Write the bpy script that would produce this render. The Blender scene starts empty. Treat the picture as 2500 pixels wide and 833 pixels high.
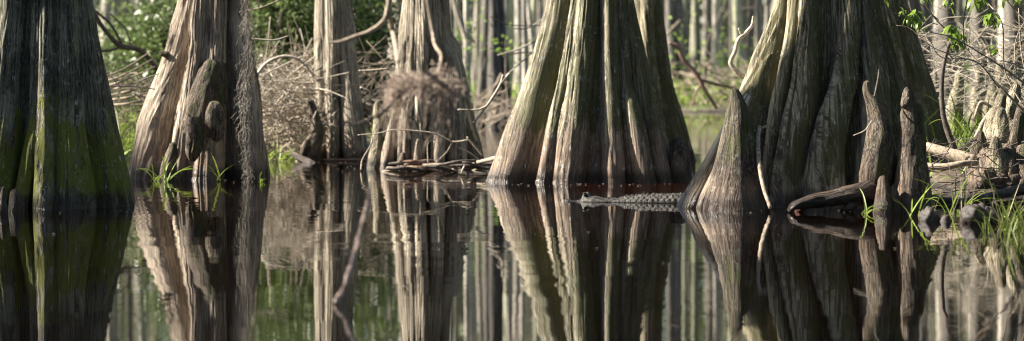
import bpy, math, random
import numpy as np
from mathutils import Vector, Matrix

# ------------------------------------------------------------------ camera, light, exposure
FPX, CAM_H, Y0 = 6000.0, 1.06, 190.0          # focal length in photo pixels, eye height, horizon row
S = bpy.context.scene
COL = S.collection
cam_d = bpy.data.cameras.new('camera'); cam = bpy.data.objects.new('camera', cam_d); COL.objects.link(cam)
cam.location = (0, 0, CAM_H); cam.rotation_euler = (math.radians(90), 0, 0)
cam_d.sensor_width = 36; cam_d.lens = FPX / 2500 * 36
cam_d.shift_y = -(416.5 - Y0) / 2500
cam_d.clip_start = .1; cam_d.clip_end = 2000
cam_d.dof.use_dof = True; cam_d.dof.focus_distance = 21.5; cam_d.dof.aperture_fstop = 1.7
S.camera = cam

SUN_EL, SUN_AZ = 37.0, 177.0      # azimuth of the direction TO the sun, degrees counter-clockwise from +X
W = bpy.data.worlds.new('World'); S.world = W; W.use_nodes = True
nt = W.node_tree
sky = nt.nodes.new('ShaderNodeTexSky'); sky.sky_type = 'NISHITA'; sky.sun_disc = False
sky.sun_elevation = math.radians(SUN_EL); sky.sun_rotation = math.radians(90 - SUN_AZ)
nt.links.new(sky.outputs[0], nt.nodes['Background'].inputs[0]); nt.nodes['Background'].inputs[1].default_value = .052
sl = bpy.data.lights.new('sun', 'SUN'); sun = bpy.data.objects.new('sun', sl); COL.objects.link(sun)
sl.energy = 5.0; sl.angle = math.radians(.5); sl.color = (1, .92, .80)
_d = Vector((math.cos(math.radians(SUN_AZ)) * math.cos(math.radians(SUN_EL)), math.sin(math.radians(SUN_AZ)) * math.cos(math.radians(SUN_EL)), math.sin(math.radians(SUN_EL))))
sun.rotation_euler = _d.to_track_quat('Z', 'Y').to_euler()
S.view_settings.view_transform = 'Standard'; S.view_settings.look = 'None'
S.view_settings.gamma = 1; S.view_settings.exposure = 1.92
S.render.engine = 'CYCLES'
S.cycles.max_bounces = 6; S.cycles.diffuse_bounces = 3; S.cycles.glossy_bounces = 3; S.cycles.transparent_max_bounces = 6
S.cycles.use_denoising = True
S.cycles.filter_width = 1.15

rng = np.random.default_rng(7)
random.seed(7)

def at(px, py, Y):
    return Vector(((px - 1250) / FPX * Y, Y, CAM_H - (py - Y0) / FPX * Y))
def wl(py):                       # distance at which the water shows on row py
    return FPX * CAM_H / (py - Y0)

# ------------------------------------------------------------------ noise
_T = np.random.default_rng(3).random((64, 64, 64)).astype(np.float32) * 2 - 1
def vn(x, y, z=0.0):
    x, y, z = np.broadcast_arrays(np.asarray(x, float), np.asarray(y, float), np.asarray(z, float))
    xi, yi, zi = np.floor(x).astype(int), np.floor(y).astype(int), np.floor(z).astype(int)
    fx, fy, fz = x - xi, y - yi, z - zi
    fx, fy, fz = [f * f * (3 - 2 * f) for f in (fx, fy, fz)]
    r = 0
    for a in (0, 1):
        for b in (0, 1):
            for c in (0, 1):
                r = r + _T[(xi + a) & 63, (yi + b) & 63, (zi + c) & 63] * (fx if a else 1 - fx) * (fy if b else 1 - fy) * (fz if c else 1 - fz)
    return r
def fbm(x, y, z=0.0, o=4):
    r, a = 0, .5
    for k in range(o):
        r = r + a * vn(x * 2 ** k + 17.3 * k, y * 2 ** k + 5.1 * k, z * 2 ** k + 9.7 * k); a *= .5
    return r
def sstep(a, b, x):
    t = np.clip((np.asarray(x, float) - a) / (b - a), 0, 1); return t * t * (3 - 2 * t)

# ------------------------------------------------------------------ mesh and object helpers
class MB:
    def __init__(s): s.v, s.f, s.u, s.n = [], [], [], 0
    def add(s, v, f, u=None):
        v = np.asarray(v, float); s.v.append(v); s.f.extend([tuple(int(i) + s.n for i in q) for q in f]); s.n += len(v)
        s.u.append(np.zeros((len(v), 2)) if u is None else np.asarray(u, float))
    def mesh(s, name, mat, loc=(0, 0, 0), smooth=True):
        me = bpy.data.meshes.new(name)
        V = np.concatenate(s.v) - np.array(loc)[None, :]
        me.from_pydata(V.tolist(), [], s.f); U = np.concatenate(s.u)
        lay = me.uv_layers.new(name='UVMap')
        li = np.empty(len(me.loops), dtype=np.int32); me.loops.foreach_get('vertex_index', li)
        lay.data.foreach_set('uv', U[li].astype(np.float32).ravel())
        if smooth: me.polygons.foreach_set('use_smooth', np.ones(len(me.polygons), dtype=bool))
        me.materials.append(mat); me.update()
        return me
def tag(o, label, cat, group=None, kind=None):
    if label: o['label'] = label
    if cat: o['category'] = cat
    if group: o['group'] = group
    if kind: o['kind'] = kind
    return o
def thing(name, label, cat, loc, group=None):
    o = bpy.data.objects.new(name, None); COL.objects.link(o); o.location = loc; o.empty_display_size = .2
    return tag(o, label, cat, group)
def obj(name, mb, mat, parent=None, loc=None, smooth=True):
    L = Vector(parent.location) if parent is not None and loc is None else Vector(loc or (0, 0, 0))
    o = bpy.data.objects.new(name, mb.mesh(name, mat, L, smooth)); COL.objects.link(o)
    if parent is None: o.location = L
    else: o.parent = parent
    return o
def grid_faces(nr, nc, wrap=True):
    f = []
    for i in range(nr - 1):
        for j in range(nc if wrap else nc - 1):
            k = (j + 1) % nc; f.append((i * nc + j, i * nc + k, (i + 1) * nc + k, (i + 1) * nc + j))
    return f

def crs(P, n):                     # smooth curve through points (rows of any width)
    P = np.asarray(P, float)
    if len(P) < 3:
        t = np.linspace(0, 1, n)[:, None]; return P[0] * (1 - t) + P[-1] * t
    Q = np.vstack([2 * P[0] - P[1], P, 2 * P[-1] - P[-2]])
    out = []
    for t in np.linspace(0, len(P) - 1 - 1e-9, n):
        i = int(t); f = t - i; a, b, c, d = Q[i], Q[i + 1], Q[i + 2], Q[i + 3]
        out.append(.5 * ((2 * b) + (-a + c) * f + (2 * a - 5 * b + 4 * c - d) * f * f + (-a + 3 * b - 3 * c + d) * f ** 3))
    return np.array(out)

def tube(mb, pts, rad, nseg=8, n=None, lump=0.0, seed=0.0, cap=True):
    """a round branch along pts (world), radii rad at the same points; lump = relative surface unevenness"""
    P = np.column_stack([np.asarray(pts, float), np.asarray(rad, float)])
    n = n or max(3, 6 * (len(P) - 1))
    C = crs(P, n); R = np.clip(C[:, 3], 1e-4, None); C = C[:, :3]
    T = np.gradient(C, axis=0); T /= np.linalg.norm(T, axis=1)[:, None] + 1e-12
    up = np.array([0, 0, 1.]) if abs(T[0][2]) < .9 else np.array([0, 1., 0])
    A = np.cross(T[0], up); A /= np.linalg.norm(A)
    V, U = [], []; L = 0
    th = np.linspace(0, 2 * np.pi, nseg, endpoint=False)
    for i in range(n):
        A = A - T[i] * A.dot(T[i]); A /= np.linalg.norm(A); B = np.cross(T[i], A)
        if i: L += np.linalg.norm(C[i] - C[i - 1])
        r = R[i] * (1 + (.05 * (1 - 2.4 * np.abs(vn(np.cos(th) * 4 + seed, np.sin(th) * 4, L * 3))) if nseg > 20 else 0) + lump * (fbm(np.cos(th) * 1.3 + seed, np.sin(th) * 1.3 + 3, L / (R.mean() * 3) + seed, 3)) * 2)
        V.append(C[i] + np.outer(np.cos(th) * r, A) + np.outer(np.sin(th) * r, B))
        U.append(np.column_stack([np.abs(th - np.pi) * R.mean(), np.full(nseg, L)]))
    V = np.concatenate(V); U = np.concatenate(U); F = grid_faces(n, nseg)
    if cap:
        V = np.vstack([V, C[0] - T[0] * R[0] * .5, C[-1] + T[-1] * R[-1] * .6]); U = np.vstack([U, [0, 0], [0, L]])
        a, b = n * nseg, n * nseg + 1
        for j in range(nseg):
            k = (j + 1) % nseg
            F.append((a, k, j)); F.append((b, (n - 1) * nseg + j, (n - 1) * nseg + k))
    mb.add(V, F, U)

def leaves(mb, C, size, up=0.3, seed=1, aspect=.45, jit=.5):
    """small folded leaf faces at centres C"""
    r = np.random.default_rng(seed); n = len(C)
    d = r.normal(size=(n, 3)); d[:, 2] = d[:, 2] * .6 + up; d /= np.linalg.norm(d, axis=1)[:, None]
    e = np.cross(d, r.normal(size=(n, 3))); e /= np.linalg.norm(e, axis=1)[:, None]
    s = (size * (1 - jit + 2 * jit * r.random(n)))[:, None]
    C = np.asarray(C)
    a, b, c, q = C - d * s * .5, C + e * s * aspect * .5, C + d * s * .5, C - e * s * aspect * .5
    V = np.stack([a, b, c, q], 1).reshape(-1, 3)
    F = np.arange(4 * n).reshape(-1, 4)
    U = np.tile(np.array([[.5, 0], [1, .5], [.5, 1], [0, .5]]), (n, 1))
    mb.add(V, F.tolist(), U)

def blade(mb, base, dirv, L, w, droop, n=8, seed=0):
    """one grass blade: a thin curved strip"""
    base = np.array(base, float); d = np.array(dirv, float); d /= np.linalg.norm(d)
    side = np.cross(d, [0, 0, 1.]); 
    if np.linalg.norm(side) < .1: side = np.array([1., 0, 0])
    side /= np.linalg.norm(side); V = []; p = base.copy(); st = L / n
    rs = np.random.default_rng(seed); side = side + rs.normal(size=3) * .3; side /= np.linalg.norm(side)
    for i in range(n + 1):
        t = i / n; ww = w * (0.55 + .45 * min(1, t * 4)) * (1 - t ** 3) * .5 + .0004
        V += [p - side * ww, p + [0, 0, -ww * .35], p + side * ww]
        d = d + np.array([0, 0, -droop / n]); d /= np.linalg.norm(d); p = p + d * st
    F = []
    for i in range(n):
        for k in (0, 1): F.append((3 * i + k, 3 * i + k + 1, 3 * i + k + 4, 3 * i + k + 3))
    U = [[k / 2, i / n] for i in range(n + 1) for k in range(3)]
    mb.add(V, F, U)

# ------------------------------------------------------------------ materials
class NB:
    def __init__(s, name):
        s.m = bpy.data.materials.new(name); s.m.use_nodes = True; s.t = s.m.node_tree
        s.b = s.t.nodes['Principled BSDF']
    def n(s, typ, ins=None, out=0, **kw):
        nd = s.t.nodes.new('ShaderNode' + typ)
        for k, v in kw.items(): setattr(nd, k, v)
        for k, v in (ins or {}).items(): s.set(nd.inputs[k], v)
        return nd.outputs[out]
    def set(s, sock, v):
        if isinstance(v, bpy.types.NodeSocket): s.t.links.new(v, sock)
        else:
            if isinstance(v, (tuple, list)) and len(v) == 3 and sock.type == 'RGBA': v = (*v, 1)
            sock.default_value = v
    def math(s, op, a, b=0.0, c=None, clamp=False):
        nd = s.t.nodes.new('ShaderNodeMath'); nd.operation = op; nd.use_clamp = clamp
        s.set(nd.inputs[0], a); s.set(nd.inputs[1], b)
        if c is not None: s.set(nd.inputs[2], c)
        return nd.outputs[0]
    def mix(s, f, a, b):
        nd = s.t.nodes.new('ShaderNodeMix'); nd.data_type = 'RGBA'
        s.set(nd.inputs[0], f); s.set(nd.inputs[6], a); s.set(nd.inputs[7], b); return nd.outputs[2]
    def noise(s, vec, scale, detail=4, rough=.6, dist=0.0):
        return s.n('TexNoise', {'Vector': vec, 'Scale': scale, 'Detail': detail, 'Roughness': rough, 'Distortion': dist})
    def mapped(s, vec, sc):
        return s.n('Mapping', {'Vector': vec, 'Scale': sc})
    def ramp(s, v, a, b, lo=0.0, hi=1.0):
        nd = s.t.nodes.new('ShaderNodeMapRange'); nd.interpolation_type = 'SMOOTHSTEP'
        for i, x in enumerate((v, a, b, lo, hi)): s.set(nd.inputs[i], x)
        return nd.outputs[0]
    def bump(s, h, strength, dist, prev=None):
        ins = {'Height': h, 'Strength': strength, 'Distance': dist}
        if prev is not None: ins['Normal'] = prev
        return s.n('Bump', ins)
    def out(s, **kw):
        for k, v in kw.items(): s.set(s.b.inputs[k.replace('_', ' ')], v)
        return s.m

def bark(name, dark, light, moss=.5, moss_z=(.3, .9), red=(.12, .075, .055), red_z=.35, fleck=.5, bumpd=.022, fibre=(55, 2.2), mosscol=(.055, .075, .012), crev=.18, side_on=True):
    b = NB(name)
    uv = b.n('UVMap', uv_map='UVMap'); pos = b.n('NewGeometry', out=0)
    z = b.n('SeparateXYZ', {0: pos}, out=2)
    warp = b.n('VectorMath', {0: uv, 1: b.n('VectorMath', {0: b.n('TexNoise', {'Vector': pos, 'Scale': 5.0, 'Detail': 2.0}, out=1), 1: (.05, .02, 0)}, operation='MULTIPLY')}, operation='ADD')
    f1 = b.noise(b.mapped(warp, (fibre[0], fibre[1], 1)), 1, 5, .62, .3)
    f2 = b.noise(b.mapped(warp, (fibre[0] * .3, fibre[1] * .5, 1)), 1, 4, .6, .5)
    f3 = b.noise(b.mapped(warp, (fibre[0] * 3.2, fibre[1] * 5, 1)), 1, 3, .6)
    big = b.noise(pos, 2.3, 4, .6)
    cr = b.math('MULTIPLY', b.ramp(f1, .38, .55), b.ramp(f2, .34, .52))
    c = b.mix(cr, tuple(x * crev for x in dark), b.mix(b.ramp(big, .35, .65), dark, light))
    c = b.mix(b.math('MULTIPLY', b.ramp(f3, .45, .7), .45), c, tuple(min(1, x * 1.5) for x in light))
    # stained band left by high water
    rz = b.math('ADD', z, b.math('MULTIPLY', b.math('SUBTRACT', b.noise(b.mapped(warp, (9, .8, 1)), 1, 3), .5), .5))
    rm = b.ramp(rz, red_z - .35, red_z + .4, .8, 0)
    c = b.mix(b.math('MULTIPLY', rm, b.ramp(cr, 0, 1, .45, 1)), c, b.mix(b.ramp(f2, .35, .65), red, tuple(x * 1.9 for x in red)))
    # moss
    mr_ = b.math('ADD', z, b.math('MULTIPLY', b.math('SUBTRACT', b.noise(b.mapped(pos, (8, 8, 1.6)), 1, 5, .7), .5), 2.2))
    mz = b.math('MULTIPLY', b.ramp(rz, moss_z[0] - .25, moss_z[0] + .22), b.ramp(mr_, moss_z[1] - .4, moss_z[1] + .4, 1, .2))
    mn = b.math('MULTIPLY', b.math('ADD', b.noise(b.mapped(pos, (1, 1, .35)), 5.5, 5, .7), b.math('ADD', b.math('MULTIPLY', b.noise(pos, 60, 2), .2), b.math('MULTIPLY', b.math('SUBTRACT', f2, .5), .7))), mz)
    mm = b.ramp(mn, .66 - .16 * moss, .80 - .16 * moss)
    mt = b.noise(pos, 130, 3)
    side = b.n('VectorMath', {0: b.n('NewGeometry', out=1), 1: (.75, -.55, .3)}, out=1, operation='DOT_PRODUCT')
    if side_on: mm = b.math('MULTIPLY', mm, b.ramp(b.math('ADD', side, b.math('MULTIPLY', b.math('SUBTRACT', big, .5), 1.6)), -.15, .75, .06, 1))
    if moss > 0:
        c = b.mix(b.math('MULTIPLY', mm, .8), c, b.mix(mt, tuple(x * .6 for x in mosscol), tuple(x * 1.7 for x in mosscol)))
    # lichen flecks
    fl = b.noise(b.mapped(warp, (38, 9, 1)), 1, 3, .7)
    fm = b.math('MULTIPLY', b.ramp(fl, .70 - .09 * fleck, .75 - .09 * fleck), b.ramp(b.noise(pos, 2.1, 2), .38, .56))
    c = b.mix(b.math('MULTIPLY', fm, .85), c, (.55, .56, .52))
    # crusty lichen patches and old scars
    lp = b.math('MULTIPLY', b.ramp(b.noise(pos, 13, 6, .78), .55, .63), b.ramp(b.noise(pos, 2.9, 2), .4, .6))
    c = b.mix(b.math('MULTIPLY', lp, .3 + .25 * fleck), c, b.mix(f3, (.22, .225, .17), (.47, .47, .4)))
    sc_ = b.ramp(b.noise(b.mapped(pos, (1, 1, .5)), 7.5, 5, .75), .60, .66)
    c = b.mix(b.math('MULTIPLY', sc_, .55), c, tuple(x * .35 for x in dark))
    # wet foot
    wet = b.ramp(b.math('ADD', z, b.math('MULTIPLY', f1, -.12)), -.01, .11, 1, 0)
    c = b.mix(b.math('MULTIPLY', wet, .75), c, (.012, .009, .008))
    h = b.math('ADD', b.math('MULTIPLY', f1, 1.0), b.math('ADD', b.math('MULTIPLY', f2, 1.1), b.math('ADD', b.math('MULTIPLY', f3, .35), b.math('MULTIPLY', b.math('MULTIPLY', mm, mt), 1.0 if moss > 0 else 0))))
    nrm = b.bump(h, 1.0, bumpd)
    return b.out(Base_Color=c, Roughness=b.math('SUBTRACT', .85, b.math('MULTIPLY', wet, .55)), Normal=nrm, Specular_IOR_Level=.35)

def simple(name, c1, c2, scale=20, rough=.75, bumpd=.004, stretch=(1, 1, 1), trans=0.0, spec=.4):
    b = NB(name); pos = b.mapped(b.n('NewGeometry', out=0), stretch)
    n1 = b.noise(pos, scale, 5, .65)
    m = b.out(Base_Color=b.mix(b.ramp(n1, .33, .67), c1, c2), Roughness=rough, Normal=b.bump(n1, .8, bumpd), Specular_IOR_Level=spec)
    if trans: leafify(b, trans)
    return m
def leafify(b, amount):
    ts = b.t.nodes.new('ShaderNodeBsdfTranslucent')
    src = b.b.inputs['Base Color'].links[0].from_socket
    b.t.links.new(src, ts.inputs[0])
    mx = b.t.nodes.new('ShaderNodeMixShader'); mx.inputs[0].default_value = amount
    b.t.links.new(b.b.outputs[0], mx.inputs[1]); b.t.links.new(ts.outputs[0], mx.inputs[2])
    b.t.links.new(mx.outputs[0], b.t.nodes['Material Output'].inputs[0])

M = {}
M['bark_green'] = bark('mossy_bark', (.15, .13, .095), (.42, .375, .27), moss=1.7, moss_z=(.5, 2.2), red=(.125, .082, .064), red_z=.5, fleck=1.0, mosscol=(.07, .08, .026))
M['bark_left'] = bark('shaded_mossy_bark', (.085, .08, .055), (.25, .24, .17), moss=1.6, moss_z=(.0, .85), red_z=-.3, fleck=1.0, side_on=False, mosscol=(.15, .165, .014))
M['bark_brown'] = bark('stringy_brown_bark', (.20, .155, .115), (.47, .39, .30), moss=.12, moss_z=(.2, .6), red_z=.25, fleck=.3, crev=.38, bumpd=.016)
M['bark_right'] = bark('deep_furrowed_bark', (.14, .115, .08), (.42, .37, .25), moss=1.2, moss_z=(.12, 2.2), red_z=.02, fleck=.75, bumpd=.02, fibre=(46, 2.1), crev=.25, mosscol=(.075, .076, .022))
M['bark_pale'] = bark('pale_bark', (.24, .20, .15), (.54, .47, .36), moss=.25, moss_z=(.1, .8), red_z=.2, fleck=.4)
def vary(m):
    t = m.node_tree; bs = t.nodes['Principled BSDF']; src = bs.inputs['Base Color'].links[0].from_socket
    oi = t.nodes.new('ShaderNodeObjectInfo'); mr = t.nodes.new('ShaderNodeMapRange'); mr.inputs[3].default_value = .45; mr.inputs[4].default_value = 1.25
    t.links.new(oi.outputs['Random'], mr.inputs[0]); hs = t.nodes.new('ShaderNodeHueSaturation'); t.links.new(mr.outputs[0], hs.inputs['Value']); t.links.new(src, hs.inputs['Color']); t.links.new(hs.outputs[0], bs.inputs['Base Color'])
M['bark_far'] = simple('far_bark', (.13, .115, .095), (.46, .42, .35), 3, .85, .0, (3, 3, .5))
M['bark_far_green'] = simple('far_greenish_bark', (.14, .14, .09), (.42, .43, .30), 3, .85, .0, (3, 3, .5))
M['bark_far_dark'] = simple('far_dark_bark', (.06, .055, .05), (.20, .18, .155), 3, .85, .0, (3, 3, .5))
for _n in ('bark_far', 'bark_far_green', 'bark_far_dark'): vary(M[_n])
M['knee'] = bark('knee_bark', (.08, .06, .044), (.25, .195, .145), moss=.5, moss_z=(.05, 2), red=(.12, .075, .055), red_z=.1, fleck=.35, fibre=(60, 8), bumpd=.03, crev=.12)
M['knee_dark'] = bark('dark_knee_bark', (.04, .032, .026), (.125, .105, .083), moss=.25, moss_z=(.3, 2), red_z=.05, fleck=.25, fibre=(60, 5), bumpd=.022)
M['knee_mid'] = bark('brown_knee_bark', (.045, .035, .027), (.15, .12, .09), moss=.9, moss_z=(.3, 2), red_z=.05, fleck=.4, fibre=(60, 5), bumpd=.022)
M['knee_green'] = bark('lichened_knee_bark', (.17, .14, .095), (.42, .37, .26), moss=.5, moss_z=(.0, 2), red_z=-.5, fleck=.3, fibre=(60, 12), bumpd=.02, mosscol=(.10, .12, .03))
M['twig'] = simple('grey_twig', (.15, .115, .08), (.42, .345, .26), 40, .8, .002)
M['twig_pale'] = simple('bleached_twig', (.26, .22, .165), (.52, .46, .37), 40, .7, .002)
M['twig_dark'] = simple('dark_twig', (.045, .036, .03), (.13, .105, .085), 30, .75, .002)
M['twig_red'] = simple('reddish_stem', (.12, .065, .045), (.26, .17, .12), 30, .7, .002)
M['wet_twig'] = simple('wet_brown_twig', (.05, .032, .022), (.22, .16, .12), 30, .22, .004, spec=.9)
M['root_dark'] = bark('dark_root_bark', (.022, .017, .013), (.075, .06, .047), moss=.2, moss_z=(.3, 2), red_z=.05, fleck=.2, fibre=(60, 5), bumpd=.025)
M['root_red'] = simple('wet_red_root', (.04, .018, .014), (.13, .06, .045), 45, .3, .006, spec=.8)
M['wet_knob'] = simple('wet_knob_wood', (.012, .0095, .008), (.06, .046, .038), 22, .62, .012)
M['grass'] = simple('fresh_grass', (.14, .22, .03), (.38, .48, .08), 6, .45, 0, trans=.4)
M['water_grass'] = simple('water_grass', (.08, .12, .025), (.26, .31, .07), 9, .45, 0, trans=.35)
M['grass_dry'] = simple('dry_grass', (.24, .19, .1), (.42, .36, .22), 6, .6, 0, trans=.3)
M['leaf'] = simple('spring_leaf', (.12, .2, .03), (.3, .42, .08), 9, .4, 0, trans=.45)
M['leaf_dark'] = simple('evergreen_leaf', (.055, .085, .025), (.17, .23, .07), 3, .4, 0, trans=.25)
M['crown'] = simple('young_foliage', (.06, .09, .025), (.14, .18, .06), 2, .6, 0, trans=.35)
M['moss_hang'] = simple('grey_hanging_moss', (.2, .18, .15), (.42, .38, .33), 30, .9, .0, trans=.3)
M['moss_ball'] = simple('brown_hanging_moss', (.28, .22, .18), (.66, .56, .48), 20, .9, .0, trans=.45)

# ------------------------------------------------------------------ ground and water
def land(x, y):
    px = 1250 + FPX * x / np.maximum(y, 1)
    edge = fbm(x * .7, y * .35, 4.2) * 1.0
    h = np.full(np.shape(x), -.45)
    far = sstep(72, 82, y + edge * 6) * .62
    left = sstep(-1.55, -2.2, x + (y - 32) * .02 + edge * .25) * sstep(31.6, 33.6, y + edge * .8) * (.53 + .06 * np.clip((y - 34) / 20, 0, 1))
    islet = np.exp(-(((x + .75) / .95) ** 2 + ((y - 29.6) / 1.1) ** 2) ** 1.5) * .5
    knoll = np.exp(-(((x - 2.6) / 2.5) ** 2 + ((y - 84) / 8) ** 2)) * .2
    rx = x - (3.45 + (y - 21) * .105) + edge * .15
    right = sstep(-.1, .5, rx) * sstep(20.6, 21.9, y + edge * .25) * (.475 + .30 * sstep(23.0, 27, y + edge * .4))
    bump_ = fbm(x * 2.3, y * 1.4, 1.7, 5) * .06
    return h + np.maximum.reduce([far, left, islet, right]) + knoll * far + bump_
def make_ground():
    ys = np.concatenate([[-60, -20, 0, 8], np.linspace(12, 38, 170), np.geomspace(38.5, 130, 90), [160, 220, 350, 700]])
    xs = np.concatenate([[-700, -300, -120, -60, -30], np.linspace(-20, -7, 30), np.linspace(-6.9, 6.9, 210), np.linspace(7, 20, 30), [30, 60, 120, 300, 700]])
    X, Y = np.meshgrid(xs, ys); Z = land(X, Y)
    mb = MB(); mb.add(np.column_stack([X.ravel(), Y.ravel(), Z.ravel()]), grid_faces(len(ys), len(xs), False))
    b = NB('swamp_soil'); pos = b.n('NewGeometry', out=0); z = b.n('SeparateXYZ', {0: pos}, out=2)
    n1 = b.noise(pos, 9, 6, .7); n2 = b.noise(pos, 1.1, 4, .6); n3 = b.noise(pos, 60, 3)
    c = b.mix(b.ramp(n1, .35, .65), (.028, .019, .012), (.12, .088, .058))
    c = b.mix(b.math('MULTIPLY', b.ramp(n3, .5, .7), .6), c, (.3, .24, .17))
    c = b.mix(b.math('MULTIPLY', b.ramp(n2, .48, .6), b.ramp(z, .05, .12)), c, b.mix(n1, (.04, .07, .012), (.12, .17, .03)))
    c = b.mix(b.ramp(z, .015, .05, 1, 0), c, (.02, .014, .01))
    m = b.out(Base_Color=c, Roughness=b.ramp(z, .01, .06, .35, .9), Normal=b.bump(b.math('ADD', n1, b.math('MULTIPLY', n3, .5)), 1, .03))
    tag(obj('ground', mb, m), None, None, kind='structure')
make_ground()
def make_water():
    mb = MB(); mb.add([(-700, -60, 0), (700, -60, 0), (700, 700, 0), (-700, 700, 0)], [(0, 1, 2, 3)])
    b = NB('tannic_water'); pos = b.n('NewGeometry', out=0)
    calm = b.ramp(b.noise(b.mapped(pos, (.35, .12, 1)), 1, 2), .42, .62, .35, 1)
    def wave(sc, ax, ay, warp=.0):
        col = b.n('TexNoise', {'Vector': b.mapped(pos, sc), 'Scale': 1.0, 'Detail': 2.0, 'Roughness': .5}, out=1)
        v = b.n('VectorMath', {0: col, 1: (.5, .5, .5)}, operation='SUBTRACT')
        return b.n('VectorMath', {0: v, 1: (ax, ay, 0)}, operation='MULTIPLY')
    w = b.n('VectorMath', {0: wave((1.1, 3.2, 1), .006, WAVE * 1.0), 1: wave((6, 17, 1), .006, WAVE * .9)}, operation='ADD')
    # a ruffled patch of small ripples in front of the middle trees
    x, y = b.n('SeparateXYZ', {0: pos}, out=0), b.n('SeparateXYZ', {0: pos}, out=1)
    pm = b.math('MULTIPLY', b.math('MULTIPLY', b.ramp(x, -4.2, -3.0), b.ramp(x, -.6, .6, 1, 0)), b.math('MULTIPLY', b.ramp(y, 21, 25), b.ramp(b.noise(b.mapped(pos, (.8, 1.2, 1)), 1, 2), .4, .6)))
    w2 = b.n('VectorMath', {0: wave((3.0, 24, 1), .01, .10), 'Scale': pm}, operation='SCALE')
    w = b.n('VectorMath', {0: b.n('VectorMath', {0: w, 'Scale': calm}, operation='SCALE'), 1: w2}, operation='ADD')
    nrm = b.n('VectorMath', {0: b.n('VectorMath', {0: w, 1: (0, 0, 1)}, operation='ADD')}, operation='NORMALIZE')
    sunlit_tint = b.math('MULTIPLY', b.math('MULTIPLY', b.ramp(x, .2, .8), b.ramp(x, 2.2, 3.0, 1, 0)), b.math('MULTIPLY', b.ramp(b.math('ADD', y, b.noise(b.mapped(pos, (1, 2, 1)), 1, 3)), 22.6, 23.4), b.ramp(y, 24.6, 25.4, 1, 0)))  # sunlit tannin band near the alligator, painted into the base colour
    m = b.out(Base_Color=b.mix(sunlit_tint, (.0026, .0012, .0006), (.016, .0042, .0012)), Roughness=.0, IOR=1.5, Normal=nrm, Specular_IOR_Level=.5)
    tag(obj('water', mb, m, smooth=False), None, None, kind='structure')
WAVE = .026
make_water()

# ------------------------------------------------------------------ buttressed trees
def key_world(keys, Yc):
    """photo-space keys (row, column, half width, depth offset) -> rows of z, x, y, r"""
    out = []
    for py, px, hw, d in keys:
        Y = Yc + d; p = at(px, py, Y); out.append((p.z, p.x, Y, hw / FPX * Y))
    out.sort(); return np.array(out)
def interp_keys(K, z, ztop, shrink):
    """smooth interpolation, straight on below the lowest and above the highest key"""
    lo, hi = K[0], K[-1]; sl = (K[1] - K[0]) / (K[1, 0] - K[0, 0]); r = np.empty((len(z), 3))
    t = np.clip((z - hi[0]) / max(.1, ztop - hi[0]), 0, 1)
    for c in range(3):
        v = np.interp(z, K[:, 0], K[:, c + 1])
        m = K[:, 0]
        # Catmull-like smoothing by averaging neighbours
        dz = .05
        v = (v + np.interp(z - dz, m, K[:, c + 1]) + np.interp(z + dz, m, K[:, c + 1])) / 3
        v = np.where(z < lo[0], lo[c + 1] + sl[c + 1] * (z - lo[0]), v)
        r[:, c] = v
    return r, t
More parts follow.
